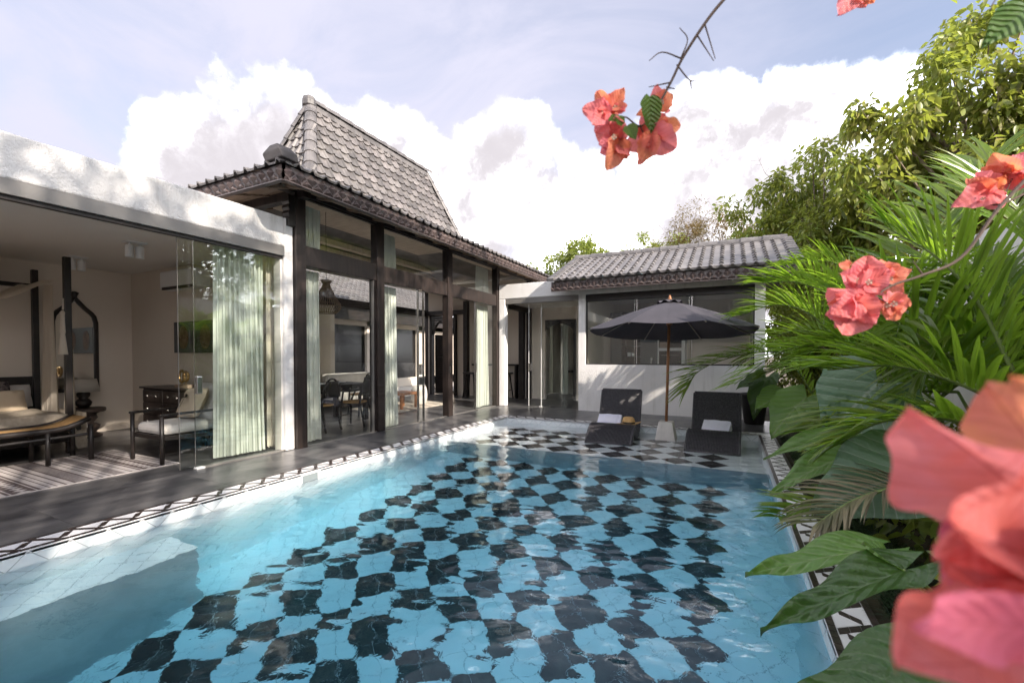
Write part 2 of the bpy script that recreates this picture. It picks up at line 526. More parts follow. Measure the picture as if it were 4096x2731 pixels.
pool = MB()
T = 0.004
pool.prism([(XL, YN, ZD - 0.2), (XL, SH, ZD - 0.2), (XL, SH, zfl(SH) - T), (XL, YN, zfl(YN) - T)][::-1], (XR - XL, 0, 0))     # deep floor slab
pool.box(XL, SH, ZD - 0.2, XR, YF, ZS - T)                    # shelf block
pool.box(XL - 0.2, YN - 0.2, ZD - 0.2, XL - T, YF + 0.2, -0.012)
pool.box(XR + T, YN - 0.2, ZD - 0.2, XR + 0.2, YF + 0.2, -0.012)
pool.box(XL - T, YF + T, ZD - 0.2, XR + T, YF + 0.2, -0.012)
pool.box(XL - T, YN - 0.2, ZD - 0.2, XR + T, YN - T, -0.012)
pool.box(XL, YN, ZD - 0.1, XL + 0.42, 1.99, -0.464)          # bench
poolo = tag(obj('swimming_pool', pool, grout), kind='structure')

HD = 0.1061


def clip(poly, x0, x1, y0, y1):
    for ax, val, sgn in ((0, x0, 1), (0, x1, -1), (1, y0, 1), (1, y1, -1)):
        out = []
        for i in range(len(poly)):
            a, b = poly[i], poly[(i + 1) % len(poly)]
            da, db = sgn * (a[ax] - val), sgn * (b[ax] - val)
            if da >= 0:
                out.append(a)
            if da * db < 0:
                tt = da / (da - db)
                out.append((a[0] + (b[0] - a[0]) * tt, a[1] + (b[1] - a[1]) * tt))
        poly = out
        if len(poly) < 3:
            return []
    return poly


def emit_pieces(name, pieces, m, parent, frame, h, limit=300, stuffname=None):
    """pieces: list of 2D polygons; frame(u,v,w)->world point; the nearest ones become objects, the rest one stuff part"""
    def area_view(p):
        c = frame(sum(q[0] for q in p) / len(p), sum(q[1] for q in p) / len(p), 0)
        a = abs(sum(p[i][0] * p[(i + 1) % len(p)][1] - p[(i + 1) % len(p)][0] * p[i][1] for i in range(len(p)))) / 2
        return a / max(0.05, (Vector(c) - CAM).length_squared)
    pieces = sorted(pieces, key=area_view, reverse=True)
    cache = {}
    rest = MB()
    for i, p in enumerate(pieces):
        cx, cy = sum(q[0] for q in p) / len(p), sum(q[1] for q in p) / len(p)
        if i < limit:
            key = tuple((round(q[0] - cx, 4), round(q[1] - cy, 4)) for q in p)
            o0 = Vector(frame(cx, cy, 0))
            if key not in cache:
                mb = MB()
                a = [Vector(frame(q[0], q[1], 0)) - o0 for q in p]
                d = Vector(frame(cx, cy, h)) - o0
                mb.prism(a, d)
                cache[key] = mesh_of(name, mb, m)
            o = bpy.data.objects.new(name, cache[key])
            o.location = o0
            link(o, parent)
        else:
            a = [Vector(frame(q[0], q[1], 0)) for q in p]
            d = Vector(frame(cx, cy, h)) - Vector(frame(cx, cy, 0))
            rest.prism(a, d)
    if rest.v:
        tag(obj(stuffname or name + '_field', rest, m, parent), kind='stuff')


def lattice(x0, x1, y0, y1, ox, oy, black=None, g=0.0042):
    W, K = [], []
    m0, m1 = math.floor((x0 - ox) / HD) - 1, math.ceil((x1 - ox) / HD) + 1
    n0, n1 = math.floor((y0 - oy) / HD) - 1, math.ceil((y1 - oy) / HD) + 1
    for i in range(m0, m1 + 1):
        for j in range(n0, n1 + 1):
            if (i + j) % 2 == 0:
                continue
            cx, cy = ox + i * HD, oy + j * HD
            r = HD - g
            p = clip([(cx - r, cy), (cx, cy - r), (cx + r, cy), (cx, cy + r)], x0, x1, y0, y1)
            if not p:
                continue
            isb = black is not None and (i % 4, j % 4) in ((1, 0), (3, 0), (0, 1), (0, 3)) and black(cx, cy)
            (K if isb else W).append(p)
    return W, K


fieldb = lambda x, y: -3.84 < x < 0.03 and 0.5 < y < 7.75
W1, K1 = lattice(XL, XR, YN, SH - 0.012, -0.2, 6.25, fieldb)
W2, K2 = lattice(XL, XR, SH, YF, -0.2, 6.25, fieldb)
W1 = [p for p in W1 if not (all(q[0] < XL + 0.43 for q in p) and all(q[1] < 2.0 for q in p))]
fl = lambda z: (lambda u, v, ww: (u, v, z - T + ww))
fls = lambda u, v, ww: (u, v, zfl(v) - T + ww)
emit_pieces('floor_tile', W1, ptw, poolo, fls, T, 220)
emit_pieces('black_floor_tile', K1, ptb, poolo, fls, T, 300)
emit_pieces('shelf_tile', W2, ptw, poolo, fl(ZS), T, 160)
emit_pieces('black_shelf_tile', K2, ptb, poolo, fl(ZS), T, 220)
Wb, _ = lattice(XL, XL + 0.42, YN, 1.99, -0.2, 6.25)
emit_pieces('bench_tile', Wb, ptw, poolo, fl(-0.46), T, 100)
# walls, tiles on the diagonal (u along, v = z)
wl, _ = lattice(YN, YF, ZD, -0.014, 1.056 + 0.106, -0.014)
emit_pieces('wall_tile', wl, ptw, poolo, lambda u, v, ww: (XL - T + ww, u, v), T, 110)
wr, _ = lattice(YN, YF, ZD, -0.014, 1.056, -0.014)
emit_pieces('wall_tile', wr, ptw, poolo, lambda u, v, ww: (XR + T - ww, u, v), T, 60)
wb, _ = lattice(XL, XR, ZS, -0.014, -0.2, -0.014)
emit_pieces('wall_tile', wb, ptw, poolo, lambda u, v, ww: (u, YF + T - ww, v), T, 80)
wn, _ = lattice(XL, XR, ZD, ZS - 0.01, -0.2, -0.014)
emit_pieces('step_tile', wn, ptw, poolo, lambda u, v, ww: (u, SH + T - 0.01 - ww, v), T, 0)
obj('step_core', MB().box(XL, SH - 0.012, ZD - 0.05, XR, SH + 0.002, ZS - T), grout, poolo)
# skimmer slot in the left wall
sk = MB()
sk.box(XL - 0.16, 3.26, -0.125, XL - 0.03, 3.47, -0.028)
slot = obj('skimmer_slot', MB().box(XL - 0.001, 3.262, -0.13, XL + 0.004, 3.468, -0.03), mat('skimmer_grey', (0.19, 0.22, 0.23), 0.5), poolo)
obj('skimmer_frame', MB().box(XL, 3.25, -0.03, XL + 0.007, 3.48, -0.02).box(XL, 3.25, -0.13, XL + 0.007, 3.262, -0.03).box(XL, 3.468, -0.13, XL + 0.007, 3.48, -0.03),
    whitep, slot)

# mosaic border round the pool
PER = 0.215
TW = 0.232


def border(length, frame, parent, lim):
    K, Wt = [], []
    e = 0.038
    n = int(length / 0.0512)
    for i in range(n):
        s = i * 0.0512
        K.append([(s + 0.002, 0.002), (s + 0.049, 0.002), (s + 0.049, e - 0.003), (s + 0.002, e - 0.003)])
        K.append([(s + 0.002, TW - e + 0.003), (s + 0.049, TW - e + 0.003), (s + 0.049, TW - 0.002), (s + 0.002, TW - 0.002)])
    t0, t1 = e + 0.001, TW - e - 0.001
    hw = 0.023
    hp = PER / 2
    for k in range(int(length / PER)):
        s = k * PER
        for a, b in ((0.01, 0.325), (0.34, 0.655), (0.67, 0.99)):
            K.append([(s + hp * a - hw, t0 + (t1 - t0) * a), (s + hp * a + hw, t0 + (t1 - t0) * a), (s + hp * b + hw, t0 + (t1 - t0) * b), (s + hp * b - hw, t0 + (t1 - t0) * b)])
        for a, b in ((0.22, 0.495), (0.51, 0.78)):
            K.append([(s + hp + hp * a - hw, t1 - (t1 - t0) * a), (s + hp + hp * b - hw, t1 - (t1 - t0) * b), (s + hp + hp * b + hw, t1 - (t1 - t0) * b), (s + hp + hp * a + hw, t1 - (t1 - t0) * a)])
        um = (PER - 2 * hw) / PER - 0.05
        Wt.append([(s + hw + 0.005, t0), (s + PER - hw - 0.005, t0), (s + hp, t0 + (t1 - t0) * um)])
        Wt.append([(s + hp + PER - hw - 0.005, t1), (s + hp + hw + 0.005, t1), (s + PER, t1 - (t1 - t0) * um)])
    emit_pieces('mosaic_tile', K, moso, parent, frame, 0.004, lim[0])
    emit_pieces('white_mosaic_tile', Wt, mosw, parent, frame, 0.004, lim[1])


bo = MB()
XO, XO2, YO = XL - TW, XR + TW, YF + TW
bo.box(XO, YN - 0.25, -0.03, XL, YO, -0.004)
bo.box(XR, YN - 0.25, -0.03, XO2, YO, -0.004)
bo.box(XL, YF, -0.03, XR, YO, -0.004)
bordero = tag(obj('pool_border', bo, mosw), kind='structure')
border(YO - YN - 0.02, lambda u, v, ww: (XO + v, YN + u, -0.004 + ww), bordero, (170, 60))
border(YF - YN - 0.02, lambda u, v, ww: (XR + v, YN + u, -0.004 + ww), bordero, (60, 30))
border(XR - XL - 0.02, lambda u, v, ww: (XL + 0.01 + u, YF + v, -0.004 + ww), bordero, (60, 30))

# water body
nx, ny = 190, 330
xs = np.linspace(XL - 0.012, XR + 0.012, nx)
ys = np.linspace(YN - 0.012, YF + 0.012, ny)
Xg, Yg = np.meshgrid(xs, ys, indexing='ij')
Zg = np.zeros_like(Xg)
for k in range(46):
    lam = 0.10 * (1.058 ** k)
    th = rng.normal(1.9, 0.85)
    kk = 2 * math.pi / lam
    amp = (0.0078 if lam < 0.30 else 0.0046) / kk * 2.0
    ph = rng.uniform(0, 6.28)
    env = 0.55 + 0.75 * (0.5 + 0.5 * np.sin(0.9 * Xg * math.cos(ph) + 1.1 * Yg * math.sin(ph) + ph * 3))
    Zg += amp * env * np.sin(kk * (Xg * math.cos(th) + Yg * math.sin(th)) + ph + 1.2 * np.sin(1.7 * Xg + 1.3 * Yg + ph))
Zg *= np.clip(0.5 + 0.16 * Yg * 0 + 0.9 * np.exp(-((Xg + 1.6) ** 2 + (Yg - 2.2) ** 2) / 5.0), 0, 1.5)
verts = np.stack([Xg, Yg, Zg + ZW], -1).reshape(-1, 3)
idx = np.arange(nx * ny).reshape(nx, ny)
quads = np.stack([idx[:-1, :-1], idx[1:, :-1], idx[1:, 1:], idx[:-1, 1:]], -1).reshape(-1, 4)
wb_ = MB()
wb_.v = [tuple(p) for p in verts.tolist()]
wb_.f = [tuple(q) for q in quads.tolist()]
rim = [int(i) for i in list(idx[:, 0]) + list(idx[-1, 1:]) + list(idx[-2::-1, -1]) + list(idx[0, -2:0:-1])]
o0 = len(wb_.v)
for i in rim:
    x, y, z = wb_.v[i]
    wb_.v.append((x, y, ZD - 0.06))
for k in range(len(rim)):
    k2 = (k + 1) % len(rim)
    wb_.f.append((rim[k2], rim[k], o0 + k, o0 + k2))
wb_.f.append(tuple(o0 + k for k in reversed(range(len(rim)))))
wo_ = obj('water', wb_, waterm)
for p in wo_.data.polygons:
    p.use_smooth = p.index < len(quads)
tag(wo_, kind='structure')


# deck and floors of dark slate, laid as slabs
def slabs(name, x0, x1, y0, y1, sx, sy, z1=0.0, m=None):
    base = MB().box(x0, y0, z1 - 0.06, x1, y1, z1 - 0.006)
    p = tag(obj(name, base, blackw), kind='structure')
    nx_, ny_ = max(1, round((x1 - x0) / sx)), max(1, round((y1 - y0) / sy))
    sx, sy = (x1 - x0) / nx_, (y1 - y0) / ny_
    me = mesh_of('slab', MB().box(0.0012, 0.0012, -0.03, sx - 0.0012, sy - 0.0012, 0), m or slate)
    for i in range(nx_):
        for j in range(ny_):
            place('slab', me, Matrix.Translation((x0 + i * sx, y0 + j * sy, z1)), p)
    return p


slabs('pool_deck', -5.40, XO - 0.002, -2.0, YO, 0.96, 1.2)
slabs('back_deck', -5.40, 0.72, YO + 0.002, 9.95, 1.2, 0.75)
slabs('hall_floor', -9.2, -5.402, 4.1, 12.2, 1.27, 0.9, -0.002)
slabs('bedroom_floor', -9.65, -5.402, -1.4, 4.05, 1.1, 0.9, -0.002)
slabs('corridor_floor', -5.398, -3.2, 9.952, 14.2, 1.1, 0.85, -0.002)
slabs('kitchen_floor', -3.198, 0.6, 10.1, 13.0, 1.2, 0.97, -0.002)
slabs('near_deck', XO, 2.4, -3.2, YN - 0.26, 1.2, 0.9)
slabs('courtyard', -16, -9.202, 3.0, 19.0, 1.7, 1.6, -0.02, concrete)  # paving coloured pale to bounce more light up to the hall ceiling


# ------------------------------------------------------------------ roof tiles
def roof_tile_mesh(wd, ln, m, wavy=False):
    prof = [(0, 0.004), (0.30, 0.0), (0.60, 0.0), (0.68, 0.010), (0.75, 0.034), (0.83, 0.040), (0.91, 0.030), (0.99, 0.006), (1.06, 0.0)]
    if wavy:
        prof = [(0, 0.020), (0.14, 0.004), (0.30, -0.004), (0.46, 0.002), (0.60, 0.024), (0.72, 0.050), (0.82, 0.056), (0.92, 0.044), (1.05, 0.016)]
    mb = MB()
    th = 0.014
    L = ln * 1.18
    n = len(prof)
    vs = []
    for y, dz in ((0, 0.030), (L, -0.006)):
        vs += [(u * wd, y, z + dz) for u, z in prof]
    vs += [(u * wd, 0.0, z + 0.030 - th - 0.010) for u, z in prof]
    fs = []
    for i in range(n - 1):
        fs.append((i, i + 1, n + i + 1, n + i))
        fs.append((2 * n + i, 2 * n + i + 1, i + 1, i))
    mb.add(vs, fs)
    return mesh_of('roof_tile', mb, m)


def lay_tiles(parent, P0, ex, ey, width, length, wd, ln, inside=lambda u, v: True, limit=300, maxrow=None, wavy=False):
    ex, ey = Vector(ex).normalized(), Vector(ey).normalized()
    nz = ex.cross(ey)
    nc, nr = int(round(width / wd)), int(round(length / ln))
    wd, ln = width / nc, length / nr
    me = roof_tile_mesh(wd, ln, tilem, wavy)
    spots = []
    for j in range(nr):
        for i in range(nc):
            if inside((i + 0.5) * wd, (j + 0.5) * ln):
                p = Vector(P0) + ex * (i * wd) + ey * (j * ln) + nz * 0.004
                spots.append((p, j))
    objs = [s for s in spots if maxrow is None or s[1] < maxrow]
    objs.sort(key=lambda s: (s[0] - CAM).length)
    keep = set(id(s) for s in objs[:limit])
    rest = MB()
    bv = [v.co.copy() for v in me.vertices]
    bf = [tuple(p.vertices) for p in me.polygons]
    for s in spots:
        M4 = Matrix.Translation(s[0]) @ Matrix((ex, ey, nz)).transposed().to_4x4()
        jit = Matrix.Rotation(random.uniform(-0.012, 0.012), 4, 'Z') @ Matrix.Rotation(random.uniform(-0.01, 0.01), 4, 'X')
        if id(s) in keep:
            place('roof_tile', me, M4 @ jit, parent)
        else:
            rest.add([M4 @ v for v in bv], bf)
    if rest.v:
        tag(obj('tile_field', rest, tilem, parent), kind='stuff')


def caps(parent, a, b, r, step, name='ridge_cap', flat=1.0, m=None):
    """half-round hip and ridge caps from a (low) to b"""
    a, b = Vector(a), Vector(b)
    d = (b - a)
    n = max(1, round(d.length / step))
    st = d.length / n
    d.normalize()
    side = d.cross(Vector((0, 0, 1))).normalized()
    up = side.cross(d).normalized()
    mb = MB()
    vs, fs = [], []
    for y, k in ((-0.03, 1.10), (st * 0.25, 1.02), (st, 0.92)):
        for i in range(7):
            an = math.pi * i / 6
            vs.append((math.cos(an) * r * k, y, math.sin(an) * r * k * flat))
    for y, k in ((-0.03, 0.92),):
        for i in range(7):
            an = math.pi * i / 6
            vs.append((math.cos(an) * r * k, y, math.sin(an) * r * k * flat))
    for j in range(2):
        for i in range(6):
            fs.append((j * 7 + i + 1, j * 7 + i, j * 7 + 7 + i, j * 7 + 8 + i))
    for i in range(6):
        fs.append((i, i + 1, 21 + i + 1, 21 + i))
    mb.add(vs, fs)
    me = mesh_of(name, mb, m or ridgem)
    rot = Matrix((side, d, up)).transposed().to_4x4()
    for i in range(n):
        place(name, me, Matrix.Translation(a + d * (i * st)) @ rot, parent)


def carving_mesh(p, h):
    """carved eaves piece: a faceted lozenge over a chevron; x along, z up, -y outwards"""
    mb = MB()
    hw = p / 2
    cz = h * 0.60
    hh = h * 0.36
    mb.add([(-hw * .94, 0, cz), (0, 0, cz - hh), (hw * .94, 0, cz), (0, 0, cz + hh), (0, -0.045, cz), ], [(0, 1, 4), (1, 2, 4), (2, 3, 4), (3, 0, 4)])
    for s in (-1, 1):
        mb.add([(s * hw, 0, h * 0.50), (0, 0, h * 0.05), (s * hw, 0, h * 0.02), (s * hw, -0.036, h * 0.24), (s * hw * 0.45, -0.03, h * 0.17)],
               [(0, 1, 4), (0, 4, 3), (4, 1, 2), (3, 4, 2)] if s > 0 else [(1, 0, 4), (4, 0, 3), (1, 4, 2), (4, 3, 2)])
    return mesh_of('carving', mb, carve)


def fascia(parent, a, b, outn, h, p):
    """carved fascia board from a to b (bottom line), outward normal outn"""
    a, b, outn = Vector(a), Vector(b), Vector(outn)
    d = (b - a)
    L = d.length
    d.normalize()
    mb = MB()
    mb.prism([a - outn * 0.03, a, b, b - outn * 0.03], (0, 0, h))
    mb.prism([a - outn * 0.03 - Vector((0, 0, 0.016)), a + outn * 0.035 - Vector((0, 0, 0.016)), b + outn * 0.035 - Vector((0, 0, 0.016)), b - outn * 0.03 - Vector((0, 0, 0.016))], (0, 0, 0.015))
    fo = obj('fascia', mb, carve, parent)
    n = round(L / p)
    p = L / n
    me = carving_mesh(p, h)
    Mr = Matrix((d, -outn, Vector((0, 0, 1)))).transposed().to_4x4()
    for i in range(n):
        place('carving', me, Matrix.Translation(a + d * ((i + 0.5) * p) + outn * 0.002) @ Mr, fo)
    return fo

# ------------------------------------------------------------------ main hall
FX = -5.40                                   # glass plane
hall = thing('hall_building', 'tall dark timber and glass hall with steep grey tiled crown roof', 'building', (-7.3, 4.1, 0))
EX, EY0, EY1, EZ0, EZ1 = -4.70, 3.43, 12.8, 3.36, 3.545
EXB = -9.9
CR = dict(x0=-6.25, x1=-7.75, y0=5.05, y1=9.72, z=4.10, rx=-7.0, ry0=5.68, ry1=9.10, rz=5.93)
# skirt roof
sk = MB()
c = CR
d_ = 0.03
A0, A1, A2, A3 = (EX, EY0, EZ1), (EX, EY1, EZ1), (EXB, EY1, EZ1), (EXB, EY0, EZ1)
Bq = [(c['x0'], c['y0'], c['z']), (c['x0'], c['y1'], c['z']), (c['x1'], c['y1'], c['z']), (c['x1'], c['y0'], c['z'])]
sk.add([A0, A1, A2, A3] + Bq, [(0, 1, 5, 4), (1, 2, 6, 5), (2, 3, 7, 6), (3, 0, 4, 7)])
skirt = obj('skirt_roof', sk, tilem, hall)
ln = math.hypot(c['x0'] - EX, c['z'] - EZ1)
tx = 0.045                                    # tiles overhang the eave a little
ey = Vector((c['x0'] - EX, 0, c['z'] - EZ1)).normalized()
lay_tiles(skirt, Vector((EX, EY0, EZ1)) - ey * tx, (0, 1, 0), ey, EY1 - EY0, ln + tx, 0.2, 0.2,
          lambda u, v: u > (c['y0'] - EY0) * v / ln - 0.12 and EY1 - EY0 - u > (EY1 - c['y1']) * v / ln - 0.12, 110, 3)
ey2 = Vector((0, c['y0'] - EY0, c['z'] - EZ1))
l2 = ey2.length
ey2.normalize()
lay_tiles(skirt, Vector((EXB, EY0, EZ1)) - ey2 * tx, (1, 0, 0), ey2, EX - EXB, l2 + tx, 0.2, 0.2,
          lambda u, v: u > (c['x1'] - EXB) * v / l2 - 0.12 and EX - EXB - u > (EX - c['x0']) * v / l2 - 0.12, 40, 3)
caps(skirt, (EX - 0.25, EY0 + 0.26, EZ1 + 0.10), (c['x0'], c['y0'], c['z'] + 0.03), 0.10, 0.3)
# crown roof
cr = MB()
Rl, Rr = (c['rx'], c['ry0'], c['rz']), (c['rx'], c['ry1'], c['rz'])
cr.add(Bq + [Rl, Rr], [(0, 1, 5, 4), (1, 2, 5), (2, 3, 4, 5), (3, 0, 4)])
crown = obj('crown_roof', cr, tilem, hall)
ey = Vector((c['rx'] - c['x0'], 0, c['rz'] - c['z']))
ln = ey.length
ey.normalize()
wdt = c['y1'] - c['y0']
lay_tiles(crown, Vector((c['x0'], c['y0'], c['z'])) - ey * 0.03, (0, 1, 0), ey, wdt, ln, 0.205, 0.197,
          lambda u, v: u > (c['ry0'] - c['y0']) * v / ln - 0.02 and wdt - u > (c['y1'] - c['ry1']) * v / ln - 0.02, 260)
ey = Vector((0, c['ry0'] - c['y0'], c['rz'] - c['z']))
l2 = ey.length
ey.normalize()
we = c['x0'] - c['x1']
lay_tiles(crown, Vector((c['x1'], c['y0'], c['z'])), (1, 0, 0), ey, we, l2, 0.2, 0.197, lambda u, v: abs(u - we / 2) < (we / 2) * (1 - v / l2) + 0.03, 60)
for a, b in (((c['x0'], c['y0']), Rl), ((c['x1'], c['y0']), Rl), ((c['x0'], c['y1']), Rr), ((c['x1'], c['y1']), Rr)):
    caps(crown, (a[0], a[1], c['z'] + 0.01), (b[0], b[1], b[2] + 0.01), 0.105, 0.27, 'hip_cap', 0.85)
caps(crown, (Rr[0], Rr[1] + 0.10, Rr[2] + 0.02), (Rl[0], Rl[1] - 0.10, Rl[2] + 0.02), 0.12, 0.34)
obj('ridge_board', MB().box(c['rx'] - 0.05, c['ry0'] - 0.02, c['rz'] - 0.10, c['rx'] + 0.085, c['ry1'] + 0.02, c['rz'] + 0.02), ridgem, crown, bevel=0.01)
apx = MB().lathe([(0.05, -0.1), (0.135, -0.07), (0.135, 0.02), (0.115, 0.09), (0.06, 0.125), (0.02, 0.13)], (Rl[0], Rl[1] - 0.03, Rl[2] + 0.03), 7)
obj('apex_cap', apx, ridgem, crown, bevel=0.01)
# corner block of stone on the eave corner
sb = MB()
sb.add([(-0.20, -0.17, 0), (0.22, -0.16, 0.02), (0.22, 0.14, 0.02), (-0.20, 0.14, 0), (-0.25, -0.19, 0.11), (0.17, -0.18, 0.13), (0.19, 0.14, 0.13), (-0.25, 0.14, 0.11),
        (-0.15, -0.12, 0.24), (0.05, -0.13, 0.235), (0.07, 0.09, 0.235), (-0.15, 0.09, 0.24)],
       [(3, 2, 1, 0), (0, 1, 5, 4), (1, 2, 6, 5), (2, 3, 7, 6), (3, 0, 4, 7), (4, 5, 9, 8), (5, 6, 10, 9), (6, 7, 11, 10), (7, 4, 8, 11), (8, 9, 10, 11)])
sb.v = [(x * 0.70 + EX - 0.12, y * 0.75 + EY0 + 0.08, z * 0.85 + EZ1 + 0.05) for x, y, z in sb.v]
obj('corner_stone', sb, stone, skirt, bevel=0.012)
fascia(hall, (EX, EY0, EZ0), (EX, EY1, EZ0), (1, 0, 0), EZ1 - EZ0, 0.158)
fascia(hall, (EXB, EY0, EZ0), (EX, EY0, EZ0), (0, -1, 0), EZ1 - EZ0, 0.158)
# soffit boards and rafters
so = MB()
for i in range(7):
    x = EX - 0.03 - i * 0.11
    so.box(x - 0.106, EY0 + 0.03, EZ0 + 0.075 + i * 0.03, x, EY1, EZ0 + 0.095 + i * 0.03)
for i in range(7):
    y = EY0 + 0.03 + i * 0.11
    so.box(EXB, y, EZ0 + 0.07 + i * 0.03, EX - 0.75, y + 0.106, EZ0 + 0.09 + i * 0.03)
tag(obj('soffit', so, bwood, hall), kind='stuff')
for k in range(17):
    y = 3.9 + k * 0.55
    obj('rafter', MB().bar((EX - 0.05, y, EZ0 + 0.05), (-6.4, y, EZ0 + 0.50), 0.06, 0.05), bwood, hall)
for k in range(7):
    x = -5.3 - k * 0.62
    obj('rafter', MB().bar((x, EY0 + 0.05, EZ0 + 0.05), (x, 5.0, EZ0 + 0.50), 0.06, 0.05), bwood, hall)
# posts and beams
PX0, PX1 = -5.49, -5.335
POSTS = [(4.07, 4.235), (5.625, 5.79), (7.70, 7.865), (9.86, 10.01), (12.0, 12.15)]
for y0, y1 in POSTS:
    obj('post', MB().box(PX0, y0, 0, PX1, y1, 3.62), dwood, hall, bevel=0.006)
for y0, y1 in ((4.07, 4.235), (6.9, 7.05), (9.6, 9.75), (12.0, 12.15)):
    obj('post', MB().box(-9.28, y0, 0, -9.13, y1, 3.62), dwood, hall, bevel=0.006)
obj('post', MB().box(-7.49, 11.6, 0, -7.34, 11.75, 3.0), blackw, hall, bevel=0.006)
obj('ring_beam', MB().box(PX0 + 0.01, 3.75, 3.53, PX1 - 0.008, 12.5, 3.70), blackw, hall, bevel=0.005)
obj('ring_beam', MB().box(-9.6, 4.09, 3.46, -5.2, 4.215, 3.66), dwood, hall, bevel=0.005)
obj('ring_beam', MB().box(-9.27, 3.75, 3.53, -9.14, 12.5, 3.70), blackw, hall, bevel=0.005)
obj('back_beam', MB().box(-9.25, 4.24, 2.58, -9.15, 12.0, 2.80), blackw, hall, bevel=0.005)
br = MB().box(-5.33, 4.085, 3.10, -5.30, 4.22, 3.5)
br = MB()
prf = [(0, 0), (0.10, 0), (0.10, 0.10), (0.085, 0.13), (0.10, 0.17), (0.085, 0.21), (0.10, 0.25), (0.085, 0.29), (0.10, 0.33), (0.10, 0.42), (0, 0.42)]
br.prism([(-5.33 - 0.0, 4.06 - a - 0.0, 3.05 + b) for a, b in prf], (-0.14, 0, 0))
obj('bracket', br, blackw, hall, bevel=0.004)
for y0, y1, nm in ((4.235, 5.625, 0), (5.79, 7.70, 1), (7.865, 9.86, 2), (10.01, 12.0, 3)):
    obj('transom', MB().box(-5.465, y0, 2.56, -5.352, y1, 2.825), dwood, hall, bevel=0.006)
    obj('upper_pane', MB().box(-5.415, y0, 2.826, -5.403, y1, 3.529), G, hall)
    obj('pane_trim', MB().box(-5.43, y0, 3.505, -5.385, y1, 3.529).box(-5.43, y0, 2.826, -5.385, y1, 2.845), blackw, hall)
# lower glazing
obj('glass_pane', MB().box(-5.415, 4.236, 0.01, -5.403, 5.56, 2.559), G, hall)
obj('glass_pane', MB().box(-5.415, 5.791, 0.01, -5.403, 6.80, 2.559), G, hall)
sd = obj('sliding_door', MB().box(-5.385, 6.76, 0.015, -5.373, 6.92, 2.559), G, hall)
obj('door_pull', MB().box(-5.395, 6.79, 0.92, -5.355, 6.85, 1.13), metal, sd, bevel=0.008)
sd = obj('sliding_door', MB().box(-5.415, 8.88, 0.015, -5.403, 9.859, 2.559), G, hall)
obj('door_pull', MB().box(-5.43, 8.885, 0.90, -5.385, 8.945, 1.12), metal, sd, bevel=0.008)
for y in (5.562, 6.757, 6.925, 8.876):
    obj('glass_edge', MB().box(-5.418, y - 0.006, 0.01, -5.37, y + 0.006, 2.558), metal if y > 6 else alum, hall)
obj('jamb', MB().box(-5.47, 5.57, 0, -5.38, 5.62, 2.56), blackw, hall)
for y in (6.78, 8.90):
    obj('floor_clip', MB().box(-5.40, y - 0.03, 0, -5.35, y + 0.03, 0.022), metal, hall, bevel=0.004)
obj('door_lock', MB().box(-5.336, 7.735, 0.93, -5.325, 7.76, 1.07), metal, hall)
obj('threshold', MB().box(-5.44, 4.24, 0.0, -5.375, 9.86, 0.008), alum, hall)
# inside faces of the hall
ce = MB()
for i in range(12):
    f0, f1 = i / 12, (i + 1) / 12 - 0.006
    x0, x1 = -5.49 + (-6.3 + 5.49) * f0, -5.49 + (-6.3 + 5.49) * f1
    z0, z1 = 3.66 + 0.42 * f0, 3.66 + 0.42 * f1
    ce.add([(x0, 4.2, z0), (x0, 12.1, z0), (x1, 12.1, z1), (x1, 4.2, z1)], [(0, 1, 2, 3)])
    x0, x1 = -9.14 + (-8.3 + 9.14) * f0, -9.14 + (-8.3 + 9.14) * f1
    ce.add([(x0, 4.2, z0), (x0, 12.1, z0), (x1, 12.1, z1), (x1, 4.2, z1)], [(3, 2, 1, 0)])
for i in range(14):
    x = -6.3 - i * 0.15
    ce.box(x - 0.144, 4.2, 4.085, x, 12.1, 4.10)
obj('ceiling_boards', ce, cwood, hall)
for k, (x, z) in enumerate(((-6.05, 3.72), (-6.35, 3.84), (-8.3, 3.84), (-8.6, 3.72))):
    obj('ceiling_beam', MB().box(x - 0.09, 4.25, z, x + 0.09, 12.1, z + 0.12), cwood, hall, bevel=0.006)
for k in range(15):
    y = 4.5 + k * 0.52
    obj('ceiling_rafter', MB().bar((-5.52, y, 3.66), (-6.28, y, 4.05), 0.07, 0.07), cwood, hall)
obj('side_wall', MB().box(-9.2, 4.105, 0, -5.5, 4.2, 3.1), plaster, hall)
ew = MB()
ew.box(-9.13, 12.0, 0, -9.02, 12.14, 3.6).box(-7.98, 12.0, 0, -5.5, 12.14, 3.6).box(-9.02, 12.0, 2.62, -7.98, 12.14, 3.6)
obj('end_wall', ew, plaster, hall)
obj('back_wall', MB().box(-9.24, 7.06, 0, -9.16, 8.1, 2.578), plaster, hall)
obj('back_wall', MB().box(-9.24, 9.76, 0, -9.16, 10.4, 2.578), plaster, hall)
obj('gable_glass', MB().box(-9.0, 4.14, 3.12, -5.5, 4.15, 3.459), G, hall)

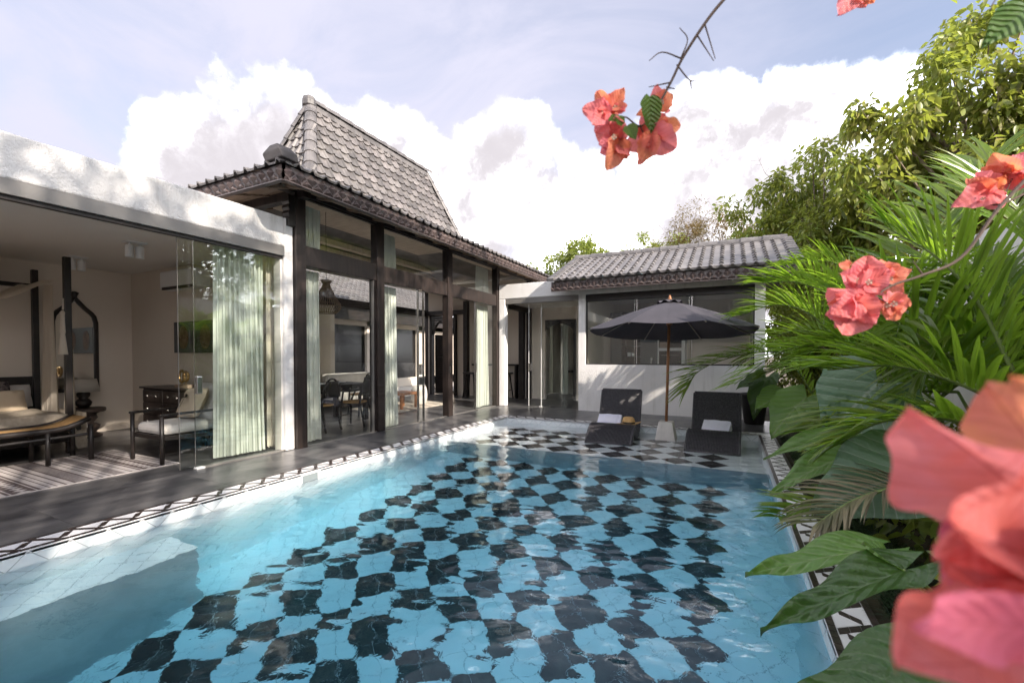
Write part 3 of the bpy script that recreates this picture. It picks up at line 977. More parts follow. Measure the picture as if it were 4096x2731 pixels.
# ------------------------------------------------------------------ bedroom wing
bed = thing('bedroom_building', 'low white stucco bedroom wing with wide sliding glass front', 'building', (-7.5, 1.3, 0))
fw = MB()
fw.box(-5.60, -4.0, 2.765, -5.38, 3.93, 3.155)
fw.box(-5.60, 3.93, 0, -5.38, 4.066, 3.155)
obj('front_wall', fw, stucco, bed, bevel=0.02)
obj('flat_roof', MB().box(-9.8, -4.0, 2.95, -5.602, 4.04, 3.06), concrete, bed)
obj('lintel', MB().box(-5.50, -4.0, 2.635, -5.372, 3.928, 2.764), alum, bed, bevel=0.004)
obj('track', MB().box(-5.47, -4.0, 2.60, -5.41, 3.928, 2.634), blackw, bed)
obj('room_ceiling', MB().box(-9.65, -4.0, 2.75, -5.602, 4.0, 2.78), ceilw, bed)
obj('room_wall', MB().box(-9.75, -4.0, 0, -9.62, 4.1, 2.75), plaster, bed)
obj('room_wall', MB().box(-9.62, 4.0, 0, -5.602, 4.10, 2.75), plaster, bed)
obj('room_wall', MB().box(-9.62, -1.5, 0, -5.602, -1.4, 2.75), plaster, bed)
obj('wall_reveal', MB().box(-5.56, 3.90, 0, -5.43, 3.929, 2.60), ceilw, bed)
sd = obj('sliding_door', MB().box(-5.445, 2.84, 0.02, -5.433, 3.90, 2.60), G, bed)
obj('door_pull', MB().box(-5.47, 2.845, 0.86, -5.405, 2.905, 1.06), metal, sd, bevel=0.008)
sd2 = obj('sliding_door', MB().box(-5.485, 2.70, 0.02, -5.475, 3.86, 2.60), G, bed)
for x, y in ((-5.44, 2.838), (-5.48, 2.698)):
    obj('glass_edge', MB().box(x - 0.006, y - 0.003, 0.02, x + 0.006, y, 2.60), metal if y > 2.8 else alum, bed)
obj('floor_clip', MB().box(-5.47, 2.83, 0, -5.40, 2.92, 0.022), whitep, bed, bevel=0.004)
obj('threshold', MB().box(-5.50, 2.86, 0, -5.41, 3.92, 0.02), alum, bed)
obj('skirting', MB().box(-9.62, 2.0, 0, -9.60, 3.99, 0.10), plaster, bed)

# ------------------------------------------------------------------ entrance link and kitchen wing
lk = thing('entrance_building', 'small flat white stucco entrance between hall and kitchen', 'building', (-4.3, 10.5, 0))
fw = MB()
fw.box(-5.33, 9.95, 2.735, -3.202, 10.12, 3.10)
fw.box(-5.33, 9.95, 0, -5.155, 10.12, 2.735)
obj('front_wall', fw, stucco, lk, bevel=0.015)
obj('flat_roof', MB().box(-5.33, 10.12, 2.86, -3.2, 14.3, 3.06), concrete, lk)
obj('lintel', MB().box(-5.152, 9.965, 2.605, -3.204, 10.11, 2.733), alum, lk, bevel=0.004)
obj('corridor_ceiling', MB().box(-5.5, 10.13, 2.70, -3.2, 14.3, 2.73), ceilw, lk)
cw = MB()
cw.box(-5.40, 12.05, 0, -4.90, 12.2, 2.70).box(-3.96, 12.05, 0, -3.2, 12.2, 2.70).box(-4.90, 12.05, 2.34, -3.96, 12.2, 2.70)
obj('inner_wall', cw, plaster, lk)
obj('inner_wall', MB().box(-5.5, 14.2, 0, -3.0, 14.3, 2.7), plaster, lk)
obj('inner_wall', MB().box(-3.4, 12.2, 0, -3.3, 14.2, 2.7), plaster, lk)
obj('inner_wall', MB().box(-5.6, 12.21, 0, -5.5, 14.2, 2.7), plaster, lk)
obj('door_glass', MB().box(-4.88, 12.10, 0.01, -4.03, 12.11, 2.25), GD, lk)
dr = MB()
dr.box(-4.02, 12.03, 0, -3.94, 12.06, 2.34).box(-4.90, 12.03, 2.26, -4.02, 12.06, 2.34)
n = 10
arch = [(-4.90, 2.26)] + [(-4.90 + 0.88 * i / n, 2.0 + 0.22 * math.sin(math.pi * i / n) ** 0.6) for i in range(n + 1)] + [(-4.02, 2.26)]
dr.prism([(x, 12.04, z) for x, z in arch], (0, 0.02, 0))
obj('door_frame', dr, blackw, lk)
obj('glass_pane', MB().box(-4.24, 10.17, 0.01, -3.204, 10.18, 2.604), G, lk)
sd = obj('sliding_door', MB().box(-4.60, 10.21, 0.01, -4.20, 10.22, 2.604), G, lk)
obj('door_pull', MB().box(-4.61, 10.195, 0.90, -4.51, 10.235, 1.10), metal, sd, bevel=0.008)
for x, y in ((-4.602, 10.215), (-4.242, 10.175)):
    obj('glass_edge', MB().box(x - 0.005, y - 0.008, 0.01, x + 0.004, y + 0.008, 2.604), whitep, lk)
obj('floor_clip', MB().box(-4.29, 10.15, 0, -4.22, 10.20, 0.02), whitep, lk)
obj('post', MB().box(-5.68, 11.85, 0, -5.52, 11.99, 3.3), blackw, lk)
obj('light_switch', MB().box(-3.215, 10.3, 1.0, -3.205, 10.36, 1.09), blackw, lk)

kt = thing('kitchen_building', 'white stucco kitchen wing with grey tiled gable roof and long window', 'building', (-1.3, 11.2, 0))
KX0, KX1 = -3.20, 0.62
fw = MB()
fw.box(KX0, 9.95, 0, KX1, 10.12, 1.085).box(KX0, 9.95, 1.085, -3.035, 10.12, 2.72).box(0.44, 9.95, 1.085, KX1, 10.12, 2.72).box(KX0, 9.95, 2.72, KX1, 10.12, 2.90)
obj('front_wall', fw, stucco, kt)
obj('side_wall', MB().box(KX1 - 0.16, 10.12, 0, KX1, 13.0, 2.95), stucco, kt)
obj('side_wall', MB().box(KX0, 10.12, 0, KX0 + 0.12, 13.0, 2.95), plaster, kt)
obj('back_wall', MB().box(KX0, 13.0, 0, KX1, 13.12, 2.95), plaster, kt)
obj('kitchen_ceiling', MB().box(KX0, 10.12, 2.80, KX1, 13.0, 2.83), ceilw, kt)
wf = MB()
wf.box(-3.034, 9.985, 1.087, 0.439, 10.10, 1.112).box(-3.034, 9.99, 1.113, -3.012, 10.08, 2.56).box(0.418, 9.99, 1.113, 0.439, 10.08, 2.56)
wf.box(-3.034, 9.972, 2.561, 0.439, 10.10, 2.718)
winf = obj('window_frame', wf, blackw, kt, bevel=0.004)
for i in range(3):
    x0 = -3.011 + i * 1.143
    obj('window_pane', MB().box(x0 + 0.003, 10.03, 1.113, x0 + 1.138, 10.042, 2.56), GD, winf)
    if i:
        obj('pane_joint', MB().box(x0 - 0.009, 10.026, 1.113, x0 + 0.003, 10.046, 2.56), metal, winf)
        obj('pane_joint', MB().box(x0 - 0.06, 10.052, 1.113, x0 - 0.053, 10.06, 2.56), metal, winf)
# roof
KE, KR, KEZ, KRZ = 9.38, 11.3, 2.985, 3.83
KL, KRt = -3.70, 1.12
kr = MB()
kr.add([(KL, KE, KEZ), (KRt, KE, KEZ), (KRt, KR, KRZ), (KL, KR, KRZ), (KRt, 13.3, KEZ), (KL, 13.3, KEZ)], [(0, 1, 2, 3), (3, 2, 4, 5)])
kro = obj('roof', kr, tilem, kt, solid=-0.05)
ey = Vector((0, KR - KE, KRZ - KEZ))
ln = ey.length
ey.normalize()
lay_tiles(kro, Vector((KL + 0.08, KE, KEZ)) - ey * 0.05, (1, 0, 0), ey, KRt - KL - 0.16, ln, 0.195, 0.21, limit=300, wavy=True)
caps(kro, (KL + 0.02, KR, KRZ + 0.02), (KRt - 0.02, KR, KRZ + 0.02), 0.115, 0.42)
obj('ridge_mortar', MB().box(KL + 0.05, KR - 0.13, KRZ - 0.09, KRt - 0.05, KR + 0.13, KRZ + 0.03), ridgem, kro)
for sx in (KL + 0.03, KRt - 0.03):
    for i in range(10):
        p = Vector((sx, KE - 0.06, KEZ + 0.03)) + ey * (i * 0.212)
        q = p + ey * 0.235
        q.z -= 0.02
        obj('verge_tile', MB().bar(p, q, 0.17, 0.075), ridgem, kro, bevel=0.01)
fascia(kt, (KL + 0.02, KE + 0.04, KEZ - 0.215), (KRt - 0.02, KE + 0.04, KEZ - 0.215), (0, -1, 0), 0.20, 0.156)
for sx in (KL + 0.06, KRt - 0.10):
    obj('barge_board', MB().prism([(sx, KE + 0.05, KEZ - 0.20), (sx, KR, KRZ - 0.24), (sx, KR, KRZ - 0.05), (sx, KE + 0.05, KEZ - 0.02)], (0.03, 0, 0)), bwood, kt)
so = MB()
for i in range(4):
    so.box(KL + 0.12, KE + 0.075 + i * 0.125, KEZ - 0.10 + 0.05 * i, KRt - 0.12, KE + 0.195 + i * 0.125, KEZ - 0.08 + 0.05 * i)
tag(obj('soffit', so, bwood, kt), kind='stuff')
gs = MB()
gs.prism([(KX1, 9.96, 2.9), (KX1, 11.3, 3.7), (KX1, 13.0, 2.95)], (-0.1, 0, 0))
obj('gable_wall', gs, stucco, kt)
for k in range(6):
    y = KE + 0.15 + k * 0.35
    z = KEZ - 0.12 + (y - KE) * (KRZ - KEZ) / (KR - KE)
    obj('purlin', MB().box(KX1, y, z, KRt - 0.09, y + 0.06, z + 0.06), bwood, kt)

# ------------------------------------------------------------------ garden wall, courtyard pavilion, house behind the camera
gw = MB().box(3.0, -6.0, -0.05, 3.2, 15.0, 2.95)
o = obj('garden_wall', gw, stucco)
tag(o, 'tall white stucco garden wall behind the palms', 'wall')

pv = thing('pavilion_building', 'cream courtyard pavilion with grey tiled roof seen through the hall', 'building', (-13.5, 12.0, 0))
pw = MB()
for y0, y1 in ((3.0, 8.2), (9.6, 10.6), (12.4, 13.6), (15.4, 19.0)):
    pw.box(-12.5, y0, 0, -12.3, y1, 2.9)
pw.box(-12.5, 3.0, 2.4, -12.3, 19.0, 2.9).box(-12.5, 3.0, 0, -12.3, 19.0, 0.35)
obj('wall', pw, plaster, pv)
for y0, y1 in ((8.2, 9.6), (10.6, 12.4), (13.6, 15.4)):
    wn_ = obj('window', MB().box(-12.48, y0, 0.35, -12.42, y0 + 0.05, 2.4).box(-12.48, y1 - 0.05, 0.35, -12.42, y1, 2.4), blackw, pv)
    obj('pane', MB().box(-12.46, y0 + 0.05, 0.35, -12.45, y1 - 0.05, 2.4), ovenm, wn_)
obj('beam', MB().box(-12.0, 3.0, 2.55, -11.85, 19.0, 3.08), blackw, pv)
pr = MB().add([(-11.5, 2.6, 3.1), (-11.5, 19.5, 3.1), (-15.0, 19.5, 5.2), (-15.0, 2.6, 5.2)], [(0, 1, 2, 3)])
pro = obj('roof', pr, tilem, pv)
ey = Vector((-3.5, 0, 2.1))
lay_tiles(pro, (-11.45, 2.6, 3.1), (0, 1, 0), ey, 16.9, ey.length, 0.22, 0.24, limit=0)

gh = thing('guest_house_building', 'dark tiled house across the pool reflected in the kitchen window', 'building', (-2, -8, 0))
obj('wall', MB().box(-8, -9.0, 0, 6, -8.0, 3.2), plaster, gh)
ro = obj('roof', MB().add([(-8.6, -7.2, 3.1), (6.6, -7.2, 3.1), (6.6, -11.5, 6.6), (-8.6, -11.5, 6.6)], [(1, 0, 3, 2)]), tilem, gh)
ey = Vector((0, -4.3, 3.5))
lay_tiles(ro, (6.6, -7.2, 3.12), (-1, 0, 0), ey, 15.2, ey.length, 0.25, 0.27, limit=0)


# ------------------------------------------------------------------ soft and round shapes
def cushion(mb, c, ex, ey, ez, w_, h_, t_, n=10):
    """pillow: ex, ey span the face, ez the thickness"""
    c, ex, ey, ez = Vector(c), Vector(ex).normalized(), Vector(ey).normalized(), Vector(ez).normalized()
    for s in (1, -1):
        rows = []
        for i in range(n + 1):
            r = []
            for j in range(n + 1):
                u, v = 2 * i / n - 1, 2 * j / n - 1
                k = ((1 - u ** 4) * (1 - v ** 4)) ** 0.45
                pin = 1 - 0.07 * (u * u + v * v - abs(u * v) * 1.2)
                r.append(c + ex * (u * w_ / 2 * pin) + ey * (v * h_ / 2 * pin) + ez * (s * t_ / 2 * k))
            rows.append(r if s > 0 else r[::-1])
        mb.sheet(rows)
    return mb


def rbox(name, x0, y0, z0, x1, y1, z1, m, parent=None, b=0.02):
    return obj(name, MB().box(x0, y0, z0, x1, y1, z1), m, parent, bevel=b, smooth=False)


def curtain(name, label, x, y0, y1, z0, z1, folds, amp=0.05, spread=0.0, m=None, parent=None, sun_dir=1, nz=14):
    mb = MB()
    n = folds * 10
    rows = []
    ph = random.uniform(0, 6)
    for k in range(nz + 1):
        f = k / nz
        r = []
        for i in range(n + 1):
            s = i / n
            z = z1 + (z0 - z1) * f
            yy = y0 + (y1 - y0) * s
            yc = (y0 + y1) / 2
            yy = yc + (yy - yc) * (1 + spread * f * f)
            a = amp * (0.55 + 0.6 * f) * (0.75 + 0.3 * math.sin(3.1 * s * folds / 2.3 + ph))
            q = 2 * math.pi * folds * s + 0.35 * math.sin(4 * s + ph + f)
            r.append((x + a * math.sin(q) + 0.02 * f * math.sin(5 * s + ph), yy + 0.3 * amp * math.sin(2 * q), z + (0.012 * math.sin(q + ph) if k == nz else 0)))
        rows.append(r)
    mb.sheet(rows)
    o = obj(name, mb, m or curtm, parent, smooth=True)
    return o


def tagc(o, label, cat, group=None):
    return tag(o, label, cat, group)


# ------------------------------------------------------------------ loungers
def make_lounger(label):
    root = bpy.data.objects.new('sun_lounger', None)
    COL.objects.link(root)
    tag(root, label, 'sun lounger', 'wicker loungers on the pool shelf')
    ctrl = [(0.0, 0.035), (0.03, 0.07), (0.12, 0.15), (0.24, 0.235), (0.36, 0.285), (0.46, 0.292), (0.56, 0.268), (0.68, 0.215), (0.80, 0.168), (0.90, 0.152), (0.99, 0.178),
            (1.05, 0.235), (1.11, 0.33), (1.18, 0.47), (1.25, 0.62), (1.315, 0.755), (1.34, 0.80)]
    HW = 0.355
    # ribbed top surface
    nr = 34
    rows = []
    for (y, z) in ctrl:
        r = []
        for i in range(nr * 2 + 1):
            x = -HW + 2 * HW * i / (nr * 2)
            r.append((x, y, z + (0.014 if i % 2 else 0.0)))
        rows.append(r)
    back = ctrl.index((1.05, 0.235))
    seat_rows, back_rows = rows[:back + 1], rows[back:]
    under = lambda rws: [[(p[0], p[1] + (0.0 if p[1] < 0.95 else 0.045), p[2] - 0.05 if p[1] < 0.95 else p[2] - 0.02) for p in r] for r in rws]
    for nm, rws in (('seat', seat_rows), ('backrest', back_rows)):
        mb = MB().sheet(rws)
        mb.sheet([r[::-1] for r in under(rws)])
        mb.sheet([rws[0], under(rws)[0]][::-1])
        mb.sheet([rws[-1], under(rws)[-1]])
        for e in (0, -1):
            mb.sheet([[r[e] for r in rws], [r[e] for r in under(rws)]])
        obj(nm, mb, wick, root, local=True, smooth=False)
    # woven cross bands
    rail = MB()
    for s in (-1, 1):
        rail.tube([(s * HW, y, z - 0.012) for y, z in ctrl], 0.022, 8)
    for s in (-1, 1):
        obj('side_rail', MB().tube([(s * HW, y, z - 0.012) for y, z in ctrl], 0.022, 8), wick, root, local=True, smooth=True)
        # closed woven side under the seat and knee
        sidep = [(s * (HW - 0.012), y, z - 0.03) for y, z in ctrl[2:11]]
        bot = [(s * (HW - 0.012), y, 0.0 if y > 0.55 else max(0.0, z - 0.16) if y > 0.30 else max(0.0, z - 0.19)) for y, z in ctrl[2:11]]
        obj('side_panel', MB().sheet([sidep, bot]), wick, root, local=True, solid=0.02)
    obj('head_rail', MB().tube([(-HW, 1.35, 0.80), (HW, 1.35, 0.80)], 0.022, 8), wick, root, local=True, smooth=True)
    obj('foot_rail', MB().tube([(-HW, 0.0, 0.03), (HW, 0.0, 0.03)], 0.028, 8), wick, root, local=True, smooth=True)
    for s in (-1, 1):
        obj('back_leg', MB().tube([(s * (HW - 0.03), 1.22, 0.55), (s * (HW - 0.03), 1.33, 0.0)], 0.018, 6), wick, root, local=True)
    return root


l1 = make_lounger('black wicker sun lounger holding a towel and straw hat')
l1.location = (-1.735, 6.90, ZS + 0.004)
l1.rotation_euler = (0, 0, R(3.0))
l2_ = copy_tree(l1)
l2_['label'] = 'black wicker sun lounger holding only a folded towel, beside the palms'
l2_.location = (-0.225, 6.92, ZS + 0.004)
l2_.rotation_euler = (0, 0, R(-1.5))
for ch in l2_.children:
    ch.matrix_parent_inverse = Matrix.Identity(4)


def towel(label, loc, rz, tilt):
    root = thing('folded_towel', label, 'towel', loc, 'folded pool towels')
    ROOT.pop(root)
    root.rotation_euler = (R(tilt), 0, R(rz))
    for k in range(2):
        mb = MB()
        n = 14
        prof = []
        for i in range(n + 1):
            a = math.pi * i / n - math.pi / 2
            prof.append((-0.09 - 0.042 * math.cos(a), 0.042 + 0.042 * math.sin(a)))
        prof = prof + [(0.11, 0.084), (0.115, 0.075), (0.115, 0.01), (0.11, 0.0)]
        z0 = 0.086 * k
        rows = []
        for j in range(9):
            x = -0.20 + 0.40 * j / 8
            sq = 1 - 0.05 * (abs(j - 4) / 4) ** 4
            rows.append([(x + 0.004 * math.sin(7 * p[1] * 20), p[0] * sq, z0 + p[1] * sq + 0.004 * math.sin(j * 1.7 + p[0] * 20)) for p in prof + prof[:1]])
        mb.sheet(rows)
        mb.poly([rows[0][i] for i in range(len(prof))][::-1])
        mb.poly([rows[-1][i] for i in range(len(prof))])
        obj('fold', mb, towelm, root, local=True, smooth=False, bevel=0.004)
    return root


towel('folded lilac white towel behind the straw hat', (-1.90, 7.78, ZS + 0.20), 3, 32)
towel('folded lilac white towel on the lounger near the palms', (-0.17, 7.80, ZS + 0.20), -9, 32)
hat = thing('straw_hat', 'natural straw hat with dark band on the lounger', 'hat', (-1.53, 7.52, 0.135))
hb = MB()
rows = []
for i in range(33):
    a = 2 * math.pi * i / 32
    ca, sa = math.cos(a), math.sin(a)
    r = []
    for rr, zz in ((0.20, 0.02), (0.17, 0.004), (0.135, 0.0), (0.105, 0.006), (0.10, 0.02), (0.096, 0.055), (0.086, 0.095), (0.065, 0.115), (0.03, 0.112), (0.0, 0.10)):
        droop = -0.028 * (rr / 0.2) ** 2 * sa * sa + 0.03 * (rr / 0.2) ** 3 * ca
        r.append((-1.53 + rr * ca * 1.05, 7.52 + rr * sa * 0.86, 0.135 + zz + (droop if rr > 0.1 else 0)))
    rows.append(r)
hb.sheet(rows)
obj('crown_and_brim', hb, strawm, hat, smooth=True, solid=0.004)
obj('hat_band', MB().add(*(lambda: ([(-1.53 + k * math.cos(2 * math.pi * i / 32) * 1.05, 7.52 + k * 0.86 * math.sin(2 * math.pi * i / 32), 0.135 + z) for z, k in ((0.012, 0.107), (0.038, 0.103)) for i in range(32)],
                                   [(i, (i + 1) % 32, 32 + (i + 1) % 32, 32 + i) for i in range(32)]))()), blackw, hat, smooth=True)

# ------------------------------------------------------------------ parasol
UX, UY = -0.955, 7.78
um = thing('parasol', 'black canvas parasol on a teak pole in a white concrete foot', 'parasol', (UX, UY, ZS))
ft = MB()
b0, b1 = 0.168, 0.112
ft.add([(UX + i * b, UY + j * b, z) for b, z in ((b0, ZS + 0.004), (b1, 0.185)) for i, j in ((-1, -1), (1, -1), (1, 1), (-1, 1))],
       [(3, 2, 1, 0), (4, 5, 6, 7), (0, 1, 5, 4), (1, 2, 6, 5), (2, 3, 7, 6), (3, 0, 4, 7)])
obj('foot', ft, concrete, um, bevel=0.012)
LN = 0.022
TOPX, TOPZ = UX + 0.045, 2.20
obj('pole', MB().tube([(UX, UY, 0.16), (TOPX, UY, TOPZ)], 0.024, 14), teak, um, smooth=True)
obj('finial', MB().lathe([(0.028, 0), (0.03, 0.03), (0.022, 0.05), (0.012, 0.085), (0.004, 0.09)], (TOPX, UY, TOPZ + 0.02), 14), teak, um, smooth=True)
NR, RU, TZ = 8, 1.37, 1.70
TILT = 0.066
can = MB()
tipd = []
rows = []
for j in range(13):
    f = j / 12
    row = []
    for i in range(NR * 6 + 1):
        a = 2 * math.pi * i / (NR * 6) + R(27)
        k = (i % 6) / 6
        sag = 1 - (1 - math.cos(math.pi / NR)) * (1 - abs(2 * k - 1) ** 1.6) * 1.0      # straight edge between ribs
        rad = RU * f * sag
        z = TOPZ + 0.0 - (TOPZ - TZ) * (f ** 1.22) - 0.045 * math.sin(math.pi * k) * f * 0.7 - TILT * rad * math.sin(a)
        row.append((TOPX + rad * math.cos(a), UY + rad * math.sin(a), z))
    rows.append(row)
can.sheet(rows)
cano = obj('canopy', can, canvas, um, smooth=False)
vrow = []
for j in range(4):
    f = j / 3
    row = []
    for i in range(NR * 6 + 1):
        a = 2 * math.pi * i / (NR * 6) + R(27)
        k = (i % 6) / 6
        row.append((TOPX + 0.20 * f * math.cos(a), UY + 0.20 * f * math.sin(a), TOPZ + 0.035 - 0.055 * f + 0.02 * math.cos(2 * math.pi * k) * f - TILT * 0.2 * f * math.sin(a)))
    vrow.append(row)
obj('vent', MB().sheet(vrow), canvas, cano, solid=0.004)
hubz = 1.86
obj('hub', MB().lathe([(0.03, -0.06), (0.05, -0.055), (0.052, -0.02), (0.06, 0.0), (0.06, 0.04), (0.04, 0.06), (0.03, 0.07)], (UX + 0.038, UY, hubz), 16), teak, um)
for i in range(NR):
    a = 2 * math.pi * i / NR + R(27)
    ca, sa = math.cos(a), math.sin(a)
    pts = []
    for j in range(7):
        f = 0.04 + 0.95 * j / 6
        pts.append((TOPX + RU * f * ca, UY + RU * f * sa, TOPZ - (TOPZ - TZ) * f ** 1.22 - 0.022 - TILT * RU * f * sa))
    rb = obj('rib', MB().tube(pts, 0.011, 6), mat_rib if i else globals().setdefault('mat_rib', mat('rib_wood', (0.30, 0.26, 0.22), 0.5)), um)
    f = 0.5
    obj('strut', MB().tube([(UX + 0.038 + 0.05 * ca, UY + 0.05 * sa, hubz + 0.02), (TOPX + RU * f * ca, UY + RU * f * sa, TOPZ - (TOPZ - TZ) * f ** 1.22 - 0.035 - TILT * RU * f * sa)], 0.010, 6), teak, rb)

# ------------------------------------------------------------------ curtains of the hall and bedroom
for (y0, y1, fo, lab, sp) in ((4.30, 4.70, 5, 'pale curtain in the first hall bay beside the white wall', 0.15), (5.90, 6.38, 6, 'pale curtain in the middle hall bay', 0.18),
                              (9.30, 9.86, 7, 'pale curtain gathered at the far end of the hall glazing', 0.3)):
    r = thing('curtain', lab, 'curtain', (-5.62, (y0 + y1) / 2, 0), 'pale curtains behind the glass')
    curtain('drape', lab, -5.62, y0, y1, 0.012, 2.55, fo, 0.07, sp, parent=r)
    curtain('upper_drape', lab, -5.62, y0, y1, 2.70, 3.50, fo, 0.06, 0, parent=r)
r = thing('curtain', 'pale curtain gathered behind the glass in the bedroom', 'curtain', (-5.66, 3.5, 0), 'pale curtains behind the glass')
curtain('drape', '', -5.67, 3.20, 3.80, 0.04, 2.66, 9, 0.085, 0.06, parent=r)
r = thing('curtain', 'narrow curtain at the bedroom wall end beyond the glass', 'curtain', (-5.58, 3.9, 0))
curtain('drape', '', -5.70, 3.88, 3.97, 0.04, 2.66, 2, 0.03, 0.0, parent=r, m=plaster)
r = thing('curtain', 'pale green curtain in the doorway beyond the entrance', 'curtain', (-5.0, 13.9, 0))
mbx = curtain('drape', '', 0, -4.95, -4.72, 0.03, 2.4, 4, 0.03, 0.0, parent=None)
mbx.parent = r
mbx.matrix_basis = Matrix.Translation((0.2, -0.1, 0)) @ Matrix.Rotation(0.0, 4, 'Z')
mbx.matrix_basis = Matrix(((0, 1, 0, 5.0), (1, 0, 0, -0.35), (0, 0, 1, 0), (0, 0, 0, 1)))

# ------------------------------------------------------------------ bedroom furniture
bd = thing('four_poster_bed', 'black four poster bed with sand coloured cover in the bedroom', 'bed', (-8.7, 1.75, 0))
rbox('bed_frame', -9.55, 0.85, 0.16, -7.82, 2.68, 0.36, blackw, bd, 0.01)
rbox('mattress', -9.5, 0.9, 0.36, -7.88, 2.62, 0.50, linen, bd, 0.05)
cv = MB()
rows = []
for i in range(15):
    x = -8.95 + 1.16 * min(i, 12) / 12 + (0.012 if i > 12 else 0)
    rows.append([(x, 0.84 + 1.88 * j / 20, (0.535 if 1 < j < 19 else 0.30) + 0.008 * math.sin(9 * x + j) - (0 if i < 13 else 0.12 * (i - 12))) for j in range(21)])
cv.sheet(rows)
obj('bed_cover', cv, bedm, bd, smooth=True)
obj('cover_side', MB().sheet([[(x, 2.72 + 0.012 * math.sin(25 * x), z) for x in np.linspace(-8.95, -7.79, 16)] for z in (0.53, 0.40, 0.26)]), bedm, bd, smooth=True)
for x, y in ((-7.88, 2.58), (-9.5, 2.745), (-7.88, 0.9), (-9.5, 0.9)):
    obj('bed_post', MB().box(x - 0.035, y - 0.035, 0, x + 0.035, y + 0.035, 2.6), blackw, bd, bevel=0.006)
for a, b in (((-9.5, 0.9), (-9.5, 2.745)), ((-9.5, 0.9), (-7.88, 0.9))):
    obj('top_rail', MB().bar((a[0], a[1], 2.35), (b[0], b[1], 2.35), 0.045, 0.06), blackw, bd)
obj('headboard', MB().box(-9.56, 0.9, 0.35, -9.515, 2.72, 0.98), blackw, bd, bevel=0.01)
dp = MB()
rows = []
for i in range(17):
    f = i / 16
    y = 0.9 + (2.56 - 0.9) * f
    zz = 2.33 - 0.42 * math.sin(math.pi * min(1, f * 1.0)) ** 1.0 * 0.9
    rows.append([(-7.95 - 1.55 * j / 8, y, zz + 0.02 * math.sin(j * 1.4 + i)) for j in range(9)])
dp.sheet(rows)
obj('canopy_drape', dp, sheer, bd, smooth=True)
for xx, yy, wd in ((-8.75, 2.66, 0.36), (-8.05, 2.64, 0.13)):
    rows = []
    for k in range(13):
        f = k / 12
        rows.append([(xx - wd * (0.75 + 0.35 * f) / 2 + wd * (0.75 + 0.35 * f) * i / 30, yy + 0.03 * math.sin(i * 1.15 + f) * (0.4 + f), 2.3 - 1.80 * f) for i in range(31)])
    obj('side_drape', MB().sheet(rows), sheer, bd, smooth=True)
ts = MB().tube([(-7.88, 2.545, 2.05), (-7.875, 2.535, 1.9)], 0.012, 6)
ts.lathe([(0.025, 0.0), (0.032, 0.05), (0.022, 0.26), (0.03, 0.30), (0.01, 0.33)], (-7.87, 2.53, 1.56), 8)
ts.lathe([(0.05, -0.25), (0.028, 0.0), (0.012, 0.02)], (-7.87, 2.53, 1.56), 10)
obj('tassel', ts, sheer, bd)
pil = [('dark patterned lumbar pillow against the headboard', (-9.25, 2.15, 0.78), 0.55, 0.34, None), ('cream pillow with palm motif on the bed', (-9.02, 2.22, 0.66), 0.58, 0.34, None)]
patt = mat('ikat_print', (0.025, 0.02, 0.03), 0.9, (0.20, 0.17, 0.16), 26, detail=2)
creamm = mat('cream_cloth', (0.58, 0.48, 0.36), 0.95, bump=0.2, bs=150)
for lab, cpos, ww_, hh_, _ in pil:
    p = thing('pillow', lab, 'pillow', (cpos[0], cpos[1], 0.52))
    obj('case', cushion(MB(), cpos, (0, 1, 0), (-0.45, 0, 0.9), (0.9, 0, 0.45), ww_, hh_, 0.16), patt if 'dark' in lab else creamm, p, smooth=True)
    if 'palm' in lab:
        mo = MB()
        nrm = Vector((0.9, 0, 0.45)).normalized() * 0.087
        for k in range(8):
            a = math.pi * (k / 7)
            e = Vector((cpos[0], cpos[1], cpos[2] - 0.03)) + nrm
            dv = Vector((0, math.cos(a), 0)) * 0.2 + Vector((-0.45, 0, 0.9)) * (0.10 * math.sin(a) + 0.01)
            sv = dv.cross(nrm).normalized() * 0.011
            mo.add([e - sv * 0.3, e + dv * 0.5 + sv + Vector((0, 0, 0.01)), e + dv * 0.92 - Vector((0.01, 0, 0.02)), e + dv * 0.5 - sv + Vector((0, 0, 0.01))], [(0, 1, 2, 3)])
        obj('palm_motif', mo, blackw, p)
p = thing('pillow', 'plain white pillow behind the patterned pillow', 'pillow', (-9.38, 2.35, 0.52))
obj('case', cushion(MB(), (-9.38, 2.36, 0.70), (0, 1, 0), (-0.3, 0, 0.95), (0.95, 0, 0.3), 0.62, 0.36, 0.16), linen, p, smooth=True)

bn = thing('cane_bench', 'black bench with curved cane seat at the foot of the bed', 'bench', (-7.35, 1.6, 0))
rows = []
for i in range(21):
    f = i / 20
    y = 0.5 + 2.02 * f
    z = 0.42 + 0.11 * max(0, (f - 0.82) / 0.18) ** 2 + 0.11 * max(0, (0.14 - f) / 0.14) ** 2
    rows.append([(x, y, z) for x in (-7.15, -7.3, -7.45, -7.57)])
obj('seat', MB().sheet([[(p_[0], p_[1], p_[2] - 0.006) for p_ in r_] for r_ in rows]), cane, bn, smooth=True, solid=0.012)
for x in (-7.12, -7.60):
    obj('seat_rail', MB().tube([(x, r_[0][1], r_[0][2] - 0.006) for r_ in rows], 0.032, 8), blackw, bn, smooth=True)
    for y in (0.62, 2.14):
        obj('leg', MB().tube([(x, y, 0), (x, y, 0.42)], 0.024, 8), blackw, bn, smooth=True)
    obj('stretcher', MB().tube([(x, 0.6, 0.30), (x, 2.5, 0.33)], 0.016, 6), blackw, bn)
for x in (-7.10, -7.62):
    obj('end_post', MB().tube([(x, 2.52, 0), (x, 2.52, 0.45)], 0.028, 8), blackw, bn, smooth=True)

